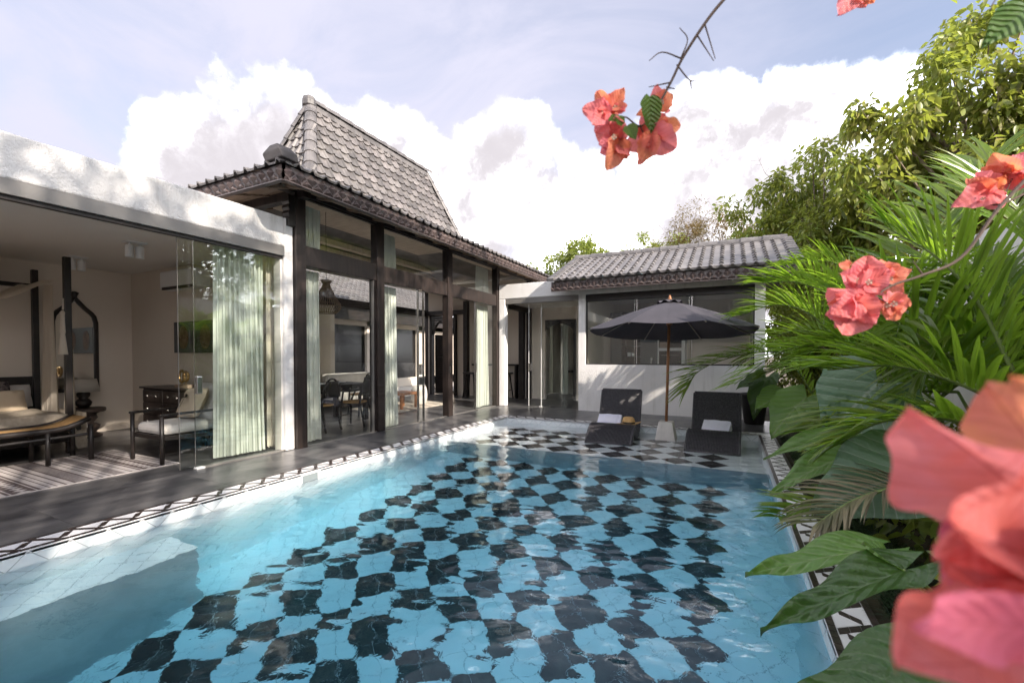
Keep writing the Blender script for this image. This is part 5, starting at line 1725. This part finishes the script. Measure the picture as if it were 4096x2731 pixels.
SPRIGS = [
    ('hang', [(0.003, 0.739, 1.847), (-0.031, 0.721, 1.802), (-0.065, 0.703, 1.744), (-0.082, 0.694, 1.705), (-0.105, 0.681, 1.658), (-0.122, 0.672, 1.640), (-0.140, 0.664, 1.653)], [[(-0.048, 0.712, 1.776), (-0.025, 0.723, 1.737)], [(-0.037, 0.718, 1.790), (-0.023, 0.724, 1.740)], [(-0.068, 0.701, 1.740), (-0.094, 0.689, 1.750), (-0.111, 0.680, 1.737)], [(-0.074, 0.698, 1.731), (-0.056, 0.707, 1.708), (-0.041, 0.715, 1.711)], [(-0.056, 0.707, 1.708), (-0.054, 0.707, 1.695)], [(-0.068, 0.701, 1.742), (-0.060, 0.706, 1.769), (-0.071, 0.701, 1.786)], [(-0.082, 0.694, 1.705), (-0.111, 0.679, 1.698)], [(-0.088, 0.691, 1.698), (-0.076, 0.696, 1.695)], [(-0.140, 0.664, 1.653), (-0.163, 0.653, 1.658), (-0.179, 0.645, 1.667)], [(-0.122, 0.672, 1.640), (-0.151, 0.658, 1.621)], [(-0.122, 0.672, 1.640), (-0.110, 0.678, 1.614)]], [((-0.166, 0.651, 1.658), (-0.199, 0.635, 1.666), 0.80, 'p'), ((-0.168, 0.661, 1.666), (-0.179, 0.657, 1.697), 0.80, 'o'), ((-0.165, 0.640, 1.653), (-0.184, 0.630, 1.635), 0.85, 'p'), ((-0.160, 0.654, 1.667), (-0.145, 0.662, 1.691), 0.75, 'o'), ((-0.163, 0.664, 1.672), (-0.143, 0.674, 1.675), 0.70, 'o'), ((-0.148, 0.659, 1.622), (-0.181, 0.643, 1.630), 0.90, 'p'), ((-0.150, 0.669, 1.627), (-0.178, 0.655, 1.605), 0.80, 'p'), ((-0.150, 0.658, 1.617), (-0.163, 0.651, 1.577), 0.75, 'o'), ((-0.150, 0.669, 1.619), (-0.141, 0.673, 1.593), 0.60, 'o'), ((-0.109, 0.690, 1.629), (-0.142, 0.673, 1.616), 0.90, 'p'), ((-0.108, 0.679, 1.627), (-0.075, 0.695, 1.608), 1.00, 'p'), ((-0.106, 0.669, 1.619), (-0.117, 0.663, 1.581), 0.70, 'o'), ((-0.106, 0.691, 1.627), (-0.094, 0.697, 1.603), 0.90, 'p'), ((-0.106, 0.691, 1.639), (-0.120, 0.685, 1.668), 0.80, 'p'), ((-0.099, 0.684, 1.634), (-0.070, 0.698, 1.640), 0.80, 'o'), ((-0.101, 0.695, 1.675), (-0.079, 0.706, 1.697), 0.80, 'o'), ((-0.105, 0.681, 1.667), (-0.125, 0.671, 1.658), 0.60, 'o')], [((-0.107, 0.664, 1.675), (-0.102, 0.660, 1.623), 0.45), ((-0.136, 0.648, 1.632), (-0.123, 0.649, 1.612), 0.70), ((-0.142, 0.646, 1.635), (-0.151, 0.636, 1.647), 0.60), ((-0.151, 0.642, 1.645), (-0.159, 0.632, 1.639), 0.60)]),
    ('ctr', [(0.395, 0.873, 1.578), (0.332, 0.840, 1.506), (0.284, 0.815, 1.435), (0.236, 0.790, 1.410), (0.199, 0.771, 1.396), (0.178, 0.760, 1.381), (0.164, 0.754, 1.369)], [[(0.199, 0.771, 1.396), (0.164, 0.754, 1.405)], [(0.178, 0.760, 1.381), (0.197, 0.770, 1.369)], [(0.236, 0.790, 1.410), (0.224, 0.785, 1.429)]], [((0.166, 0.755, 1.399), (0.168, 0.757, 1.436), 1.00, 'p'), ((0.169, 0.768, 1.401), (0.134, 0.751, 1.413), 0.90, 'p'), ((0.161, 0.742, 1.394), (0.186, 0.754, 1.412), 0.90, 'p'), ((0.166, 0.755, 1.393), (0.150, 0.747, 1.375), 0.80, 'p'), ((0.156, 0.761, 1.376), (0.121, 0.744, 1.395), 0.90, 'p'), ((0.151, 0.736, 1.374), (0.123, 0.722, 1.356), 0.95, 'p'), ((0.156, 0.750, 1.369), (0.133, 0.737, 1.326), 0.95, 'p'), ((0.154, 0.737, 1.371), (0.174, 0.747, 1.347), 1.00, 'p'), ((0.148, 0.757, 1.358), (0.115, 0.740, 1.353), 0.60, 'p'), ((0.183, 0.786, 1.402), (0.212, 0.801, 1.408), 0.80, 'p'), ((0.195, 0.792, 1.405), (0.223, 0.806, 1.418), 0.60, 'o'), ((0.194, 0.768, 1.372), (0.222, 0.782, 1.366), 0.90, 'o'), ((0.194, 0.780, 1.376), (0.202, 0.783, 1.353), 0.60, 'o'), ((0.150, 0.770, 1.427), (0.136, 0.763, 1.429), 0.80, 'o'), ((0.189, 0.789, 1.421), (0.211, 0.800, 1.426), 0.70, 'o')], []),
    ('right', [(0.541, 1.171, 1.647), (0.485, 1.141, 1.599), (0.435, 1.116, 1.575), (0.399, 1.099, 1.587)], [[(0.442, 1.120, 1.579), (0.463, 1.131, 1.631)]], [((0.421, 1.109, 1.599), (0.375, 1.086, 1.579), 0.90, 'p'), ((0.430, 1.125, 1.603), (0.397, 1.109, 1.635), 0.90, 'p'), ((0.424, 1.111, 1.595), (0.442, 1.120, 1.567), 0.90, 'p'), ((0.447, 1.134, 1.619), (0.418, 1.120, 1.647), 0.80, 'o'), ((0.456, 1.128, 1.635), (0.427, 1.114, 1.667), 0.90, 'o'), ((0.456, 1.128, 1.639), (0.479, 1.140, 1.663), 0.90, 'p'), ((0.463, 1.131, 1.631), (0.499, 1.149, 1.615), 0.90, 'p'), ((0.414, 1.106, 1.591), (0.407, 1.102, 1.571), 0.60, 'o')], []),
    ('topedge', [(0.229, 0.852, 1.886), (0.183, 0.829, 1.866), (0.166, 0.820, 1.854)], [], [((0.168, 0.821, 1.850), (0.142, 0.807, 1.808), 0.70, 'p'), ((0.171, 0.834, 1.855), (0.180, 0.838, 1.824), 0.80, 'p'), ((0.174, 0.824, 1.847), (0.189, 0.831, 1.824), 0.80, 'o')], []),
    ('corner', [(0.346, 0.740, 1.736), (0.319, 0.726, 1.706), (0.298, 0.715, 1.686)], [[(0.319, 0.726, 1.726), (0.274, 0.704, 1.711), (0.263, 0.698, 1.693)]], [], [((0.293, 0.696, 1.685), (0.252, 0.669, 1.646), 0.50)]),
    ('big', [(0.099, 0.188, 1.277), (0.087, 0.182, 1.258), (0.081, 0.179, 1.240)], [], [((0.094, 0.208, 1.246), (0.055, 0.189, 1.290), 1.05, 'p'), ((0.080, 0.179, 1.262), (0.046, 0.161, 1.258), 0.62, 'p'), ((0.093, 0.202, 1.248), (0.056, 0.183, 1.234), 0.70, 'p'), ((0.074, 0.159, 1.231), (0.034, 0.139, 1.236), 0.50, 'q'), ((0.091, 0.195, 1.224), (0.056, 0.177, 1.231), 0.90, 'p'), ((0.082, 0.173, 1.221), (0.042, 0.153, 1.206), 1.10, 'p'), ((0.086, 0.182, 1.280), (0.072, 0.175, 1.294), 0.70, 'o'), ((0.098, 0.209, 1.237), (0.067, 0.194, 1.213), 1.20, 'q'), ((0.095, 0.197, 1.235), (0.056, 0.178, 1.245), 1.00, 'p'), ((0.095, 0.199, 1.230), (0.059, 0.180, 1.207), 1.00, 'p'), ((0.106, 0.225, 1.256), (0.081, 0.213, 1.287), 1.20, 'o')], []),
]
# taro plants at the pool side
PLANTS = [((0.98, 4.5, -0.06), (0, 5, 6, 11), 'taro plant with a large grey green leaf facing the pool beside the palms'),
          ((0.95, 6.9, -0.06), (1, 3), 'light green taro plant beside the lounger end of the pool'),
          ((1.05, 3.15, -0.06), (4,), 'taro plant with one huge veined grey green leaf over the pool edge'),
          ((0.95, 2.45, -0.06), (7, 8, 10), 'taro plant with long folded leaves reaching over the water'),
          ((0.98, 1.75, -0.06), (9,), 'taro plant with very dark broad leaf nearest the camera')]
TM = dict(taroG=taroG, taroL=taroL, taroL2=taroL, taroD=taroD)


def taro(root_loc, idxs, label, name='taro_plant', z0=None):
    r = thing(name, label, 'plant', root_loc, 'taro plants along the pool')
    for i in idxs:
        at_, tp_, w_, fo, dr_, mm = TARO[i]
        at_, tp_ = Vector(at_), Vector(tp_)
        face = {'taroG': 0.95, 'taroL': 0.45, 'taroL2': 0.30, 'taroD': 0.35}[mm]
        n_ = (CAM - at_).normalized() * face + Vector((0, 0, 1)) * (1.05 - face * 0.6)
        V, F, UV = blade(at_, tp_, n_, w_, fo, dr_, seed=i + 3)
        lf = obj('leaf', uvmesh('leaf', V, F, UV, TM[mm]), None, r)
        b0 = Vector(root_loc) + Vector((random.uniform(-.05, .05), random.uniform(-.05, .05), 0))
        mid = (b0 + at_) / 2 + Vector((0.05, 0, 0.12))
        pts = [(b0 * (1 - f) + mid * f) * (1 - f) + (mid * (1 - f) + at_ * f) * f for f in [k / 7 for k in range(8)]]
        obj('stalk', MB().tube(pts, [0.018 - 0.011 * k / 7 for k in range(8)], 7), stemm, r, smooth=True)
    return r


for loc_, ids_, lab_ in PLANTS:
    taro(loc_, ids_, lab_)
pt = thing('plant_pot', 'black tapered pot at the kitchen wall corner', 'pot', (0.42, 9.45, 0))
obj('body', MB().lathe([(0.15, 0.0), (0.17, 0.02), (0.23, 0.52), (0.245, 0.54), (0.245, 0.58), (0.21, 0.58), (0.20, 0.50)], (0.42, 9.45, 0), 24), potm, pt, smooth=True)
obj('soil', MB().lathe([(0.2, 0.5), (0.1, 0.51), (0.0, 0.515)], (0.42, 9.45, 0), 16), soil, pt)
taro((0.42, 9.45, 0.50), (2, 12), 'dark leaved taro plant growing in the black pot', 'potted_taro_plant')


def catmull(pts, n):
    P = [Vector(p) for p in pts]
    P = [P[0] * 2 - P[1]] + P + [P[-1] * 2 - P[-2]]
    out = []
    m_ = len(P) - 3
    for i in range(n + 1):
        x = i / n * m_
        k = min(int(x), m_ - 1)
        f = x - k
        a, b, c_, d2 = P[k:k + 4]
        out.append(0.5 * ((2 * b) + (c_ - a) * f + (2 * a - 5 * b + 4 * c_ - d2) * f * f + (3 * b - 3 * c_ + d2 - a) * f ** 3))
    return out


def frond(pts, ll, n, rs, lw=0.042, lift=0.35, droop=0.5):
    """pinnate frond: returns (leaflets MB, rachis MB)"""
    C = catmull(pts, 60)
    mb, ra = MB(), MB()
    ra.tube(C[::3], [0.012 * (1 - 0.8 * i / 20) + 0.002 for i in range(21)], 6)
    G_ = Vector((0, 0, -1))
    for k in range(n):
        f = 0.06 + 0.93 * k / (n - 1)
        i = min(59, int(f * 60))
        p = C[i]
        T = (C[min(60, i + 2)] - C[max(0, i - 2)]).normalized()
        sd_ = T.cross(Vector((0, 0, 1)))
        if sd_.length < 0.1:
            sd_ = Vector((0, 1, 0))
        sd_.normalize()
        up = sd_.cross(T).normalized()
        for sg in (-1, 1):
            ang = R(62 - 32 * f + rs.uniform(-6, 6))
            dv = (T * math.cos(ang) + sd_ * (sg * math.sin(ang)) + up * (lift + rs.uniform(-.12, .12))).normalized()
            l_ = ll * (0.45 + 0.75 * math.sin(math.pi * (0.12 + 0.80 * f))) * rs.uniform(0.86, 1.08)
            dr_ = droop * rs.uniform(0.5, 1.5)
            wv = dv.cross(up).normalized()
            rows = []
            q_ = p.copy()
            dcur = dv.copy()
            for s_ in range(7):
                g_ = s_ / 6
                w2 = lw * 0.5 * (0.35 + 1.5 * g_ if g_ < 0.35 else 0.87 * (1 - (g_ - 0.35) / 0.65) ** 0.75 + 0.01)
                nn_ = wv.cross(dcur).normalized()
                rows.append([q_ - wv * w2 + nn_ * w2 * 0.35, q_, q_ + wv * w2 + nn_ * w2 * 0.35])
                dcur = (dcur + G_ * (dr_ * 0.22 * (g_ + 0.25))).normalized()
                q_ = q_ + dcur * (l_ / 6)
            mb.sheet(rows)
    return mb, ra


PALMS = [((2.1, 4.7, -0.06), 'tall feather palm with the widest fronds before the garden wall'), ((1.75, 7.3, -0.06), 'arching feather palm beside the kitchen and parasol'),
         ((2.0, 3.0, -0.06), 'feather palm with dark low fronds behind the foreground blossoms'), ((1.9, 5.9, -0.06), 'feather palm between the two taller palms')]
prs = random.Random(11)
proots = [thing('palm', lab, 'palm', loc_, 'feather palms along the garden wall') for loc_, lab in PALMS]
EXTRA = []
for (bx, by, bz), _ in PALMS:
    for k in range(8):
        a = prs.uniform(-0.6, 6.0)
        r1 = prs.uniform(0.7, 1.15)
        h0 = prs.uniform(0.7, 1.3)
        h1 = h0 + prs.uniform(0.5, 1.1)
        dx, dy = math.cos(a), math.sin(a)
        if dx < -0.3 and by < 5.5:
            r1 *= 0.55
        x_ = lambda f: (min(2.93, bx + dx * r1 * f), by + dy * r1 * f)
        EXTRA.append(([(bx, by, h0)] + [x_(f) + (z_,) for f, z_ in ((0.35, h0 + (h1 - h0) * 0.6), (0.75, h1), (1.25, h1 - 0.05), (1.7, h1 - 0.45))], 0.58, 28, 'p'))
for pts, ll, n_, mk in FRONDS + EXTRA:
    b = Vector(pts[0])
    i = min(range(len(PALMS)), key=lambda q: (Vector(PALMS[q][0]) - b).xy.length)
    lf, ra = frond(pts, ll, n_, prs, lw=0.030 if mk == 'd' else 0.056, droop=0.75 if mk == 'd' else 0.45)
    fo = obj('frond', lf, palmdry if mk == 'd' else palmm, proots[i], smooth=False)
    obj('rachis', ra, stemm, fo, smooth=True)
    g0 = Vector(PALMS[i][0]) + Vector((prs.uniform(-.12, .12), prs.uniform(-.12, .12), 0))
    m0 = (g0 + b) / 2 + Vector((0.08, 0, 0.05)) * prs.uniform(-1, 1)
    obj('cane_stem', MB().tube([g0, m0, b], [0.026, 0.02, 0.012], 8), stemm, proots[i], smooth=True)


def leaf_cloud(name, centers, radii, per, size, rs, m, parent, droopy=0.3, aspect=0.5, flat=0.35):
    """many folded leaf-sized faces round the clump centres (numpy)"""
    cs = np.repeat(np.asarray(centers), per, axis=0)
    rd = np.repeat(np.asarray(radii), per)
    N = len(cs)
    off = rs.normal(size=(N, 3))
    off /= np.linalg.norm(off, axis=1)[:, None]
    off *= (rs.random(N) ** 0.45 * rd)[:, None]
    P = cs + off
    out = off / (np.linalg.norm(off, axis=1)[:, None] + 1e-6)
    d = out * 0.7 + rs.normal(size=(N, 3)) * 0.6
    d[:, 2] -= droopy
    d /= np.linalg.norm(d, axis=1)[:, None]
    upn = rs.normal(size=(N, 3)) * (1 - flat)
    upn[:, 2] += 1.0
    s = np.cross(d, upn)
    s /= np.linalg.norm(s, axis=1)[:, None]
    n = np.cross(s, d)
    L = size * rs.uniform(0.6, 1.25, N)[:, None]
    W = L * aspect * 0.5
    a = P
    b = P + d * L * 0.30 + s * W * 0.85 + n * W * 0.30
    b2 = P + d * L * 0.66 + s * W * 0.72 + n * W * 0.2 - np.array([0, 0, 0.06]) * L
    c_ = P + d * L - np.array([0, 0, 0.18]) * L
    e2 = P + d * L * 0.66 - s * W * 0.72 + n * W * 0.2 - np.array([0, 0, 0.06]) * L
    e = P + d * L * 0.30 - s * W * 0.85 + n * W * 0.30
    V = np.stack([a, b, b2, c_, e2, e], 1).reshape(-1, 3)
    base = np.arange(N)[:, None] * 6
    F = np.concatenate([base + np.array([[0, 1, 2, 3]]), base + np.array([[0, 3, 4, 5]])], 0)
    me = bpy.data.meshes.new(name)
    me.vertices.add(len(V))
    me.vertices.foreach_set('co', V.astype(np.float32).ravel())
    me.loops.add(F.size)
    me.loops.foreach_set('vertex_index', F.astype(np.int32).ravel())
    me.polygons.add(len(F))
    me.polygons.foreach_set('loop_start', np.arange(0, F.size, 4, dtype=np.int32))
    me.polygons.foreach_set('loop_total', np.full(len(F), 4, dtype=np.int32))
    me.materials.append(m)
    me.update(calc_edges=True)
    me.validate()
    return obj(name, me, None, parent)


def tree(label, base, cc, cr, nclump, per, size, m, seed, clump=0.55, aspect=0.5, droopy=0.3, trunk=0.14, group='trees beyond the garden', name='broadleaf_tree', shell=0.55, fine=0):
    rs = np.random.default_rng(seed)
    r = thing(name, label, 'tree', base, group)
    cc, cr = np.array(cc, float), np.array(cr, float)
    cents = []
    while len(cents) < nclump:
        v = rs.normal(size=3)
        v /= np.linalg.norm(v)
        v *= rs.uniform(shell, 1.0) * (0.80 + 0.22 * math.sin(3 * math.atan2(v[1], v[0]) + seed) + 0.12 * math.sin(5 * v[2] + seed))
        p = cc + v * cr
        if p[2] > 0.4:
            cents.append(p)
    cents = np.array(cents)
    rad = rs.uniform(0.55, 1.25, nclump) * clump
    leaf_cloud('crown', cents, rad, per, size, rs, m, r, droopy, aspect)
    b = Vector(base)
    top = Vector(cc + np.array([0, 0, cr[2] * 0.35]))
    lean = Vector((rs.uniform(-.3, .3), rs.uniform(-.3, .3), 0))
    tp = [b, b * 0.7 + top * 0.3 + lean * 0.5, b * 0.35 + top * 0.65 + lean, top]
    obj('trunk', MB().tube(tp, [trunk, trunk * 0.75, trunk * 0.5, trunk * 0.15], 9), bark, r, smooth=True)
    lm_ = MB()
    for k in range(min(nclump, 70)):
        f = rs.uniform(0.25, 0.9)
        s0 = catmull(tp, 20)[int(f * 20)]
        e_ = Vector(cents[k])
        mid = (s0 + e_) / 2 + Vector((0, 0, 0.12 * (e_ - s0).length)) + Vector(rs.normal(size=3) * 0.1)
        lm_.tube([s0, mid, e_], [trunk * 0.28, trunk * 0.16, trunk * 0.05], 5, cap=False)
    tag(obj('limbs', lm_, bark, r, smooth=True), kind='stuff')
    if fine:
        tw = MB()
        for k in range(fine):
            c0 = Vector(cents[rs.integers(nclump)])
            dv = Vector(rs.normal(size=3))
            dv.z = abs(dv.z) * 1.2 + 0.3
            dv.normalize()
            e_ = c0 + dv * rs.uniform(0.5, 1.1)
            tw.tube([c0, (c0 + e_) / 2 + Vector(rs.normal(size=3) * 0.06), e_], [0.010, 0.007, 0.003], 4, cap=False)
            for q in range(5):
                s0 = c0.lerp(e_, rs.uniform(0.4, 1.0))
                tw.tube([s0, s0 + Vector(rs.normal(size=3) * 0.12) + Vector((0, 0, 0.06))], [0.004, 0.002], 3, cap=False)
        tag(obj('twigs', tw, bark, r), kind='stuff')
    return r


tree('tall olive green tree with big drooping leaves behind the palms', (5.4, 13.5, -0.06), (4.9, 13.2, 5.6), (3.2, 2.6, 3.3), 175, 130, 0.19, leafA, 3, 0.50, 0.55, 0.75, 0.2, fine=70)
tree('yellowing big leaved tree right of the kitchen roof', (2.2, 15.2, -0.06), (1.9, 14.9, 4.6), (2.5, 1.9, 2.7), 180, 130, 0.15, leafA, 5, 0.42, 0.5, 0.6, 0.16, fine=55)
tree('dense green tree directly behind the kitchen gable', (2.3, 13.7, -0.06), (2.2, 13.7, 3.1), (1.6, 1.3, 2.0), 120, 110, 0.13, leafB, 8, 0.36, 0.45, 0.3, 0.12)
tree('feathery half bare acacia tree over the kitchen ridge', (0.2, 17.8, -0.06), (-0.3, 17.6, 5.0), (2.9, 1.8, 1.9), 190, 130, 0.10, leafC, 9, 0.36, 0.25, 0.15, 0.12, fine=70, name='acacia_tree')
tree('round green tree behind the left end of the kitchen roof', (-6.0, 19.0, -0.06), (-6.2, 19.0, 4.75), (2.5, 1.6, 2.1), 120, 130, 0.15, leafB, 12, 0.38, 0.5, 0.2, 0.12)
tree('small green tree behind the middle of the kitchen roof', (-3.1, 20.0, -0.06), (-3.0, 20.0, 5.0), (2.0, 1.3, 2.0), 85, 130, 0.15, leafB, 14, 0.38, 0.5, 0.2, 0.10)
tree('bushy green tree against the garden wall behind the palms', (2.5, 10.8, -0.06), (2.3, 11.0, 2.1), (1.3, 1.6, 1.6), 90, 120, 0.13, leafB, 17, 0.34, 0.5, 0.3, 0.08)
tree('leafy bush between the kitchen wall and the palms', (1.6, 12.3, -0.06), (1.55, 12.2, 1.5), (0.85, 1.2, 1.6), 70, 110, 0.11, leafB, 31, 0.30, 0.5, 0.3, 0.06)
tree('tree outside the picture mirrored in the bedroom glass', (6.4, 8.6, -0.06), (6.2, 8.8, 4.6), (2.0, 2.4, 2.5), 110, 60, 0.2, leafB, 33, 0.5, 0.5, 0.4, 0.15)
tree('tall tree outside the picture shading the hall front', (7.5, 1.5, -0.06), (7.3, 1.2, 9.3), (2.4, 3.6, 2.4), 42, 38, 0.26, leafB, 21, 0.55, 0.55, 0.5, 0.2)
tree('tall tree outside the picture shading the bedroom wall', (8.5, -4.0, -0.06), (8.4, -3.4, 10.6), (2.4, 4.2, 2.6), 48, 36, 0.26, leafB, 22, 0.55, 0.55, 0.5, 0.2)

# low strap-leaved edging and ground cover
gm = MB()
grs = random.Random(5)
for k in range(620):
    cx = 0.76 + abs(grs.gauss(0, 0.16))
    cy = grs.uniform(1.0, 8.3)
    for q in range(9):
        a = grs.uniform(0, 6.283)
        l_ = grs.uniform(0.16, 0.34)
        p0 = Vector((cx + grs.uniform(-.02, .02), cy + grs.uniform(-.02, .02), -0.06))
        dv = Vector((math.cos(a) * 0.55, math.sin(a) * 0.55, 1)).normalized()
        sd_ = dv.cross(Vector((0, 0, 1))).normalized() * 0.0045
        rows = []
        q_ = p0
        for s_ in range(5):
            w2 = 1 - s_ / 4.3
            rows.append([q_ - sd_ * w2, q_ + sd_ * w2])
            q_ = q_ + dv * (l_ / 4)
            dv = (dv + Vector((math.cos(a) * 0.2, math.sin(a) * 0.2, -0.42))).normalized()
        gm.sheet(rows)
tag(obj('edging_grass', gm, grassm), 'dark strap leaved edging grass along the mosaic border', 'grass', kind='stuff')
rs_ = np.random.default_rng(4)
cen = [(rs_.uniform(1.0, 2.9), rs_.uniform(0.8, 11.0), rs_.uniform(0.05, 0.45)) for _ in range(260)]
tag(leaf_cloud('ground_cover', cen, [0.28] * 260, 60, 0.11, rs_, leafB, None, 0.0, 0.55), 'leafy green ground cover under the palms', 'ground cover', kind='stuff')

# ------------------------------------------------------------------ bougainvillea
SPL = {'hang': ('bougainvillea sprig with coral blossoms hanging from the top into the sky', 'p'), 'ctr': ('pink bougainvillea sprig in front of the palm fronds', 'p'),
       'right': ('coral bougainvillea sprig at the right edge above the palms', 'p'), 'topedge': ('bougainvillea blossom just dipping in at the top edge', 'p'),
       'corner': ('bougainvillea twig with a single green leaf in the top corner', 'p'), 'big': ('large blurred coral bougainvillea blossoms close to the camera', 'p')}
brQ = bractmat('bract_magenta', (0.76, 0.17, 0.21), (0.72, 0.18, 0.27), (0.5, 0.06, 0.10), (0.85, 0.20, 0.22))
brD = bractmat('bract_coral', (0.74, 0.165, 0.135), (0.80, 0.26, 0.27), (0.50, 0.06, 0.06), (0.86, 0.20, 0.13))
bs_ = 0
for key, tw, sides, fl, lv in SPRIGS:
    lab = SPL[key][0]
    r = thing('bougainvillea_sprig', lab, 'blossom', tw[0], 'bougainvillea sprigs around the frame')
    big = key == 'big'
    th = 0.0016
    n_ = len(tw)
    obj('twig', MB().tube(catmull(tw, 5 * n_), [th * 1.6 - th * 0.9 * i / (5 * n_) for i in range(5 * n_ + 1)], 7), twigm, r, smooth=True)
    t0_ = Vector(tw[0])
    if key in ('hang', 'topedge'):
        path = [t0_, t0_ + Vector((0.12, -0.1, 0.22)), Vector((0.75, 0.15, 2.25)), Vector((1.2, 0.1, 1.3)), Vector((1.32, 0.1, -0.06))]
    else:
        path = [t0_, t0_ + Vector((0.16, 0.0, 0.05)), Vector((1.05, 0.25, 1.45)), Vector((1.28, 0.12, 0.7)), Vector((1.34, 0.1, -0.06))]
    obj('stem', MB().tube(catmull(path, 24), [th * 1.6 + 0.007 * i / 24 for i in range(25)], 7), twigm, r, smooth=True)
    for sp in sides:
        obj('side_twig', MB().tube(catmull(sp, 8), [th * 0.75 - th * 0.4 * i / 8 for i in range(9)], 6), twigm, r, smooth=True)
        e_ = Vector(sp[-1])
    for b_, t_, w_, k_ in fl:
        bs_ += 1
        b_, t_ = Vector(b_), Vector(t_)
        if not big:
            t_ = t_ + (t_ - b_) * 0.02
        rr = random.Random(bs_ * 7)
        dcam = (CAM - b_).normalized()
        n3 = dcam + Vector((rr.uniform(-.5, .5), rr.uniform(-.5, .5), rr.uniform(-.5, .5))) * (0.7 if big else 0.8)
        L_ = (t_ - b_).length
        V, F, UV = blade(b_, t_, n3, L_ * w_ * (0.80 if big else 1.15), rr.uniform(0.1, 0.5), rr.uniform(-0.25, 0.2), 22, 16, 0.16, 0.075, bs_, 0.78, 0.62)
        mm = {'p': brP, 'o': brO, 'q': brQ}[k_]
        if big and k_ == 'p':
            mm = brD
        obj('bract', uvmesh('bract', V, F, UV, mm), None, r)
        if not big:
            for q in (-1, 1):
                rot = Matrix.Rotation(q * rr.uniform(0.75, 1.25), 3, dcam)
                t2 = b_ + rot @ ((t_ - b_) * rr.uniform(0.62, 0.85)) - dcam * rr.uniform(0.002, 0.010)
                n4 = dcam + Vector((rr.uniform(-.7, .7), rr.uniform(-.7, .7), rr.uniform(-.7, .7)))
                V, F, UV = blade(b_ - dcam * 0.003, t2, n4, (t2 - b_).length * rr.uniform(0.75, 1.0), rr.uniform(0.1, 0.5), rr.uniform(-0.3, 0.2), 18, 14, 0.16, 0.085, bs_ * 3 + q, 0.78, 0.62)
                obj('bract', uvmesh('bract', V, F, UV, rr.choice((brP, brP, brO, mm))), None, r)
        if rr.random() < 0.4 and not big:
            f0 = b_.lerp(t_, 0.25) + dcam * 0.006
            flw = obj('floret', MB().tube([b_, b_.lerp(f0, 0.5) + dcam * 0.004, f0 + dcam * 0.008], [0.0008, 0.0011, 0.0014], 6), brD, r)
            side = dcam.orthogonal().normalized()
            ss = dcam.cross(side)
            st_ = MB()
            c0 = f0 + dcam * 0.008
            for q in range(5):
                a = 2 * math.pi * q / 5
                a2 = a + 0.5
                st_.add([c0, c0 + (side * math.cos(a) + ss * math.sin(a)) * 0.004, c0 + (side * math.cos(a2) + ss * math.sin(a2)) * 0.004 + dcam * 0.0008, c0 + (side * math.cos(a + 1.0) + ss * math.sin(a + 1.0)) * 0.0035], [(0, 1, 2, 3)])
            obj('floret_star', st_, creamm, flw)
    for a_, t_, w_ in lv:
        a_, t_ = Vector(a_), Vector(t_)
        V, F, UV = blade(a_, t_, (CAM - a_).normalized() + Vector((0.3, 0.1, 0.5)), (t_ - a_).length * w_ * 1.4, 0.2, 0.1, 16, 12, 0.05, 0.03, bs_ + 50, 0.72)
        obj('leaf', uvmesh('leaf', V, F, UV, blf), None, r)
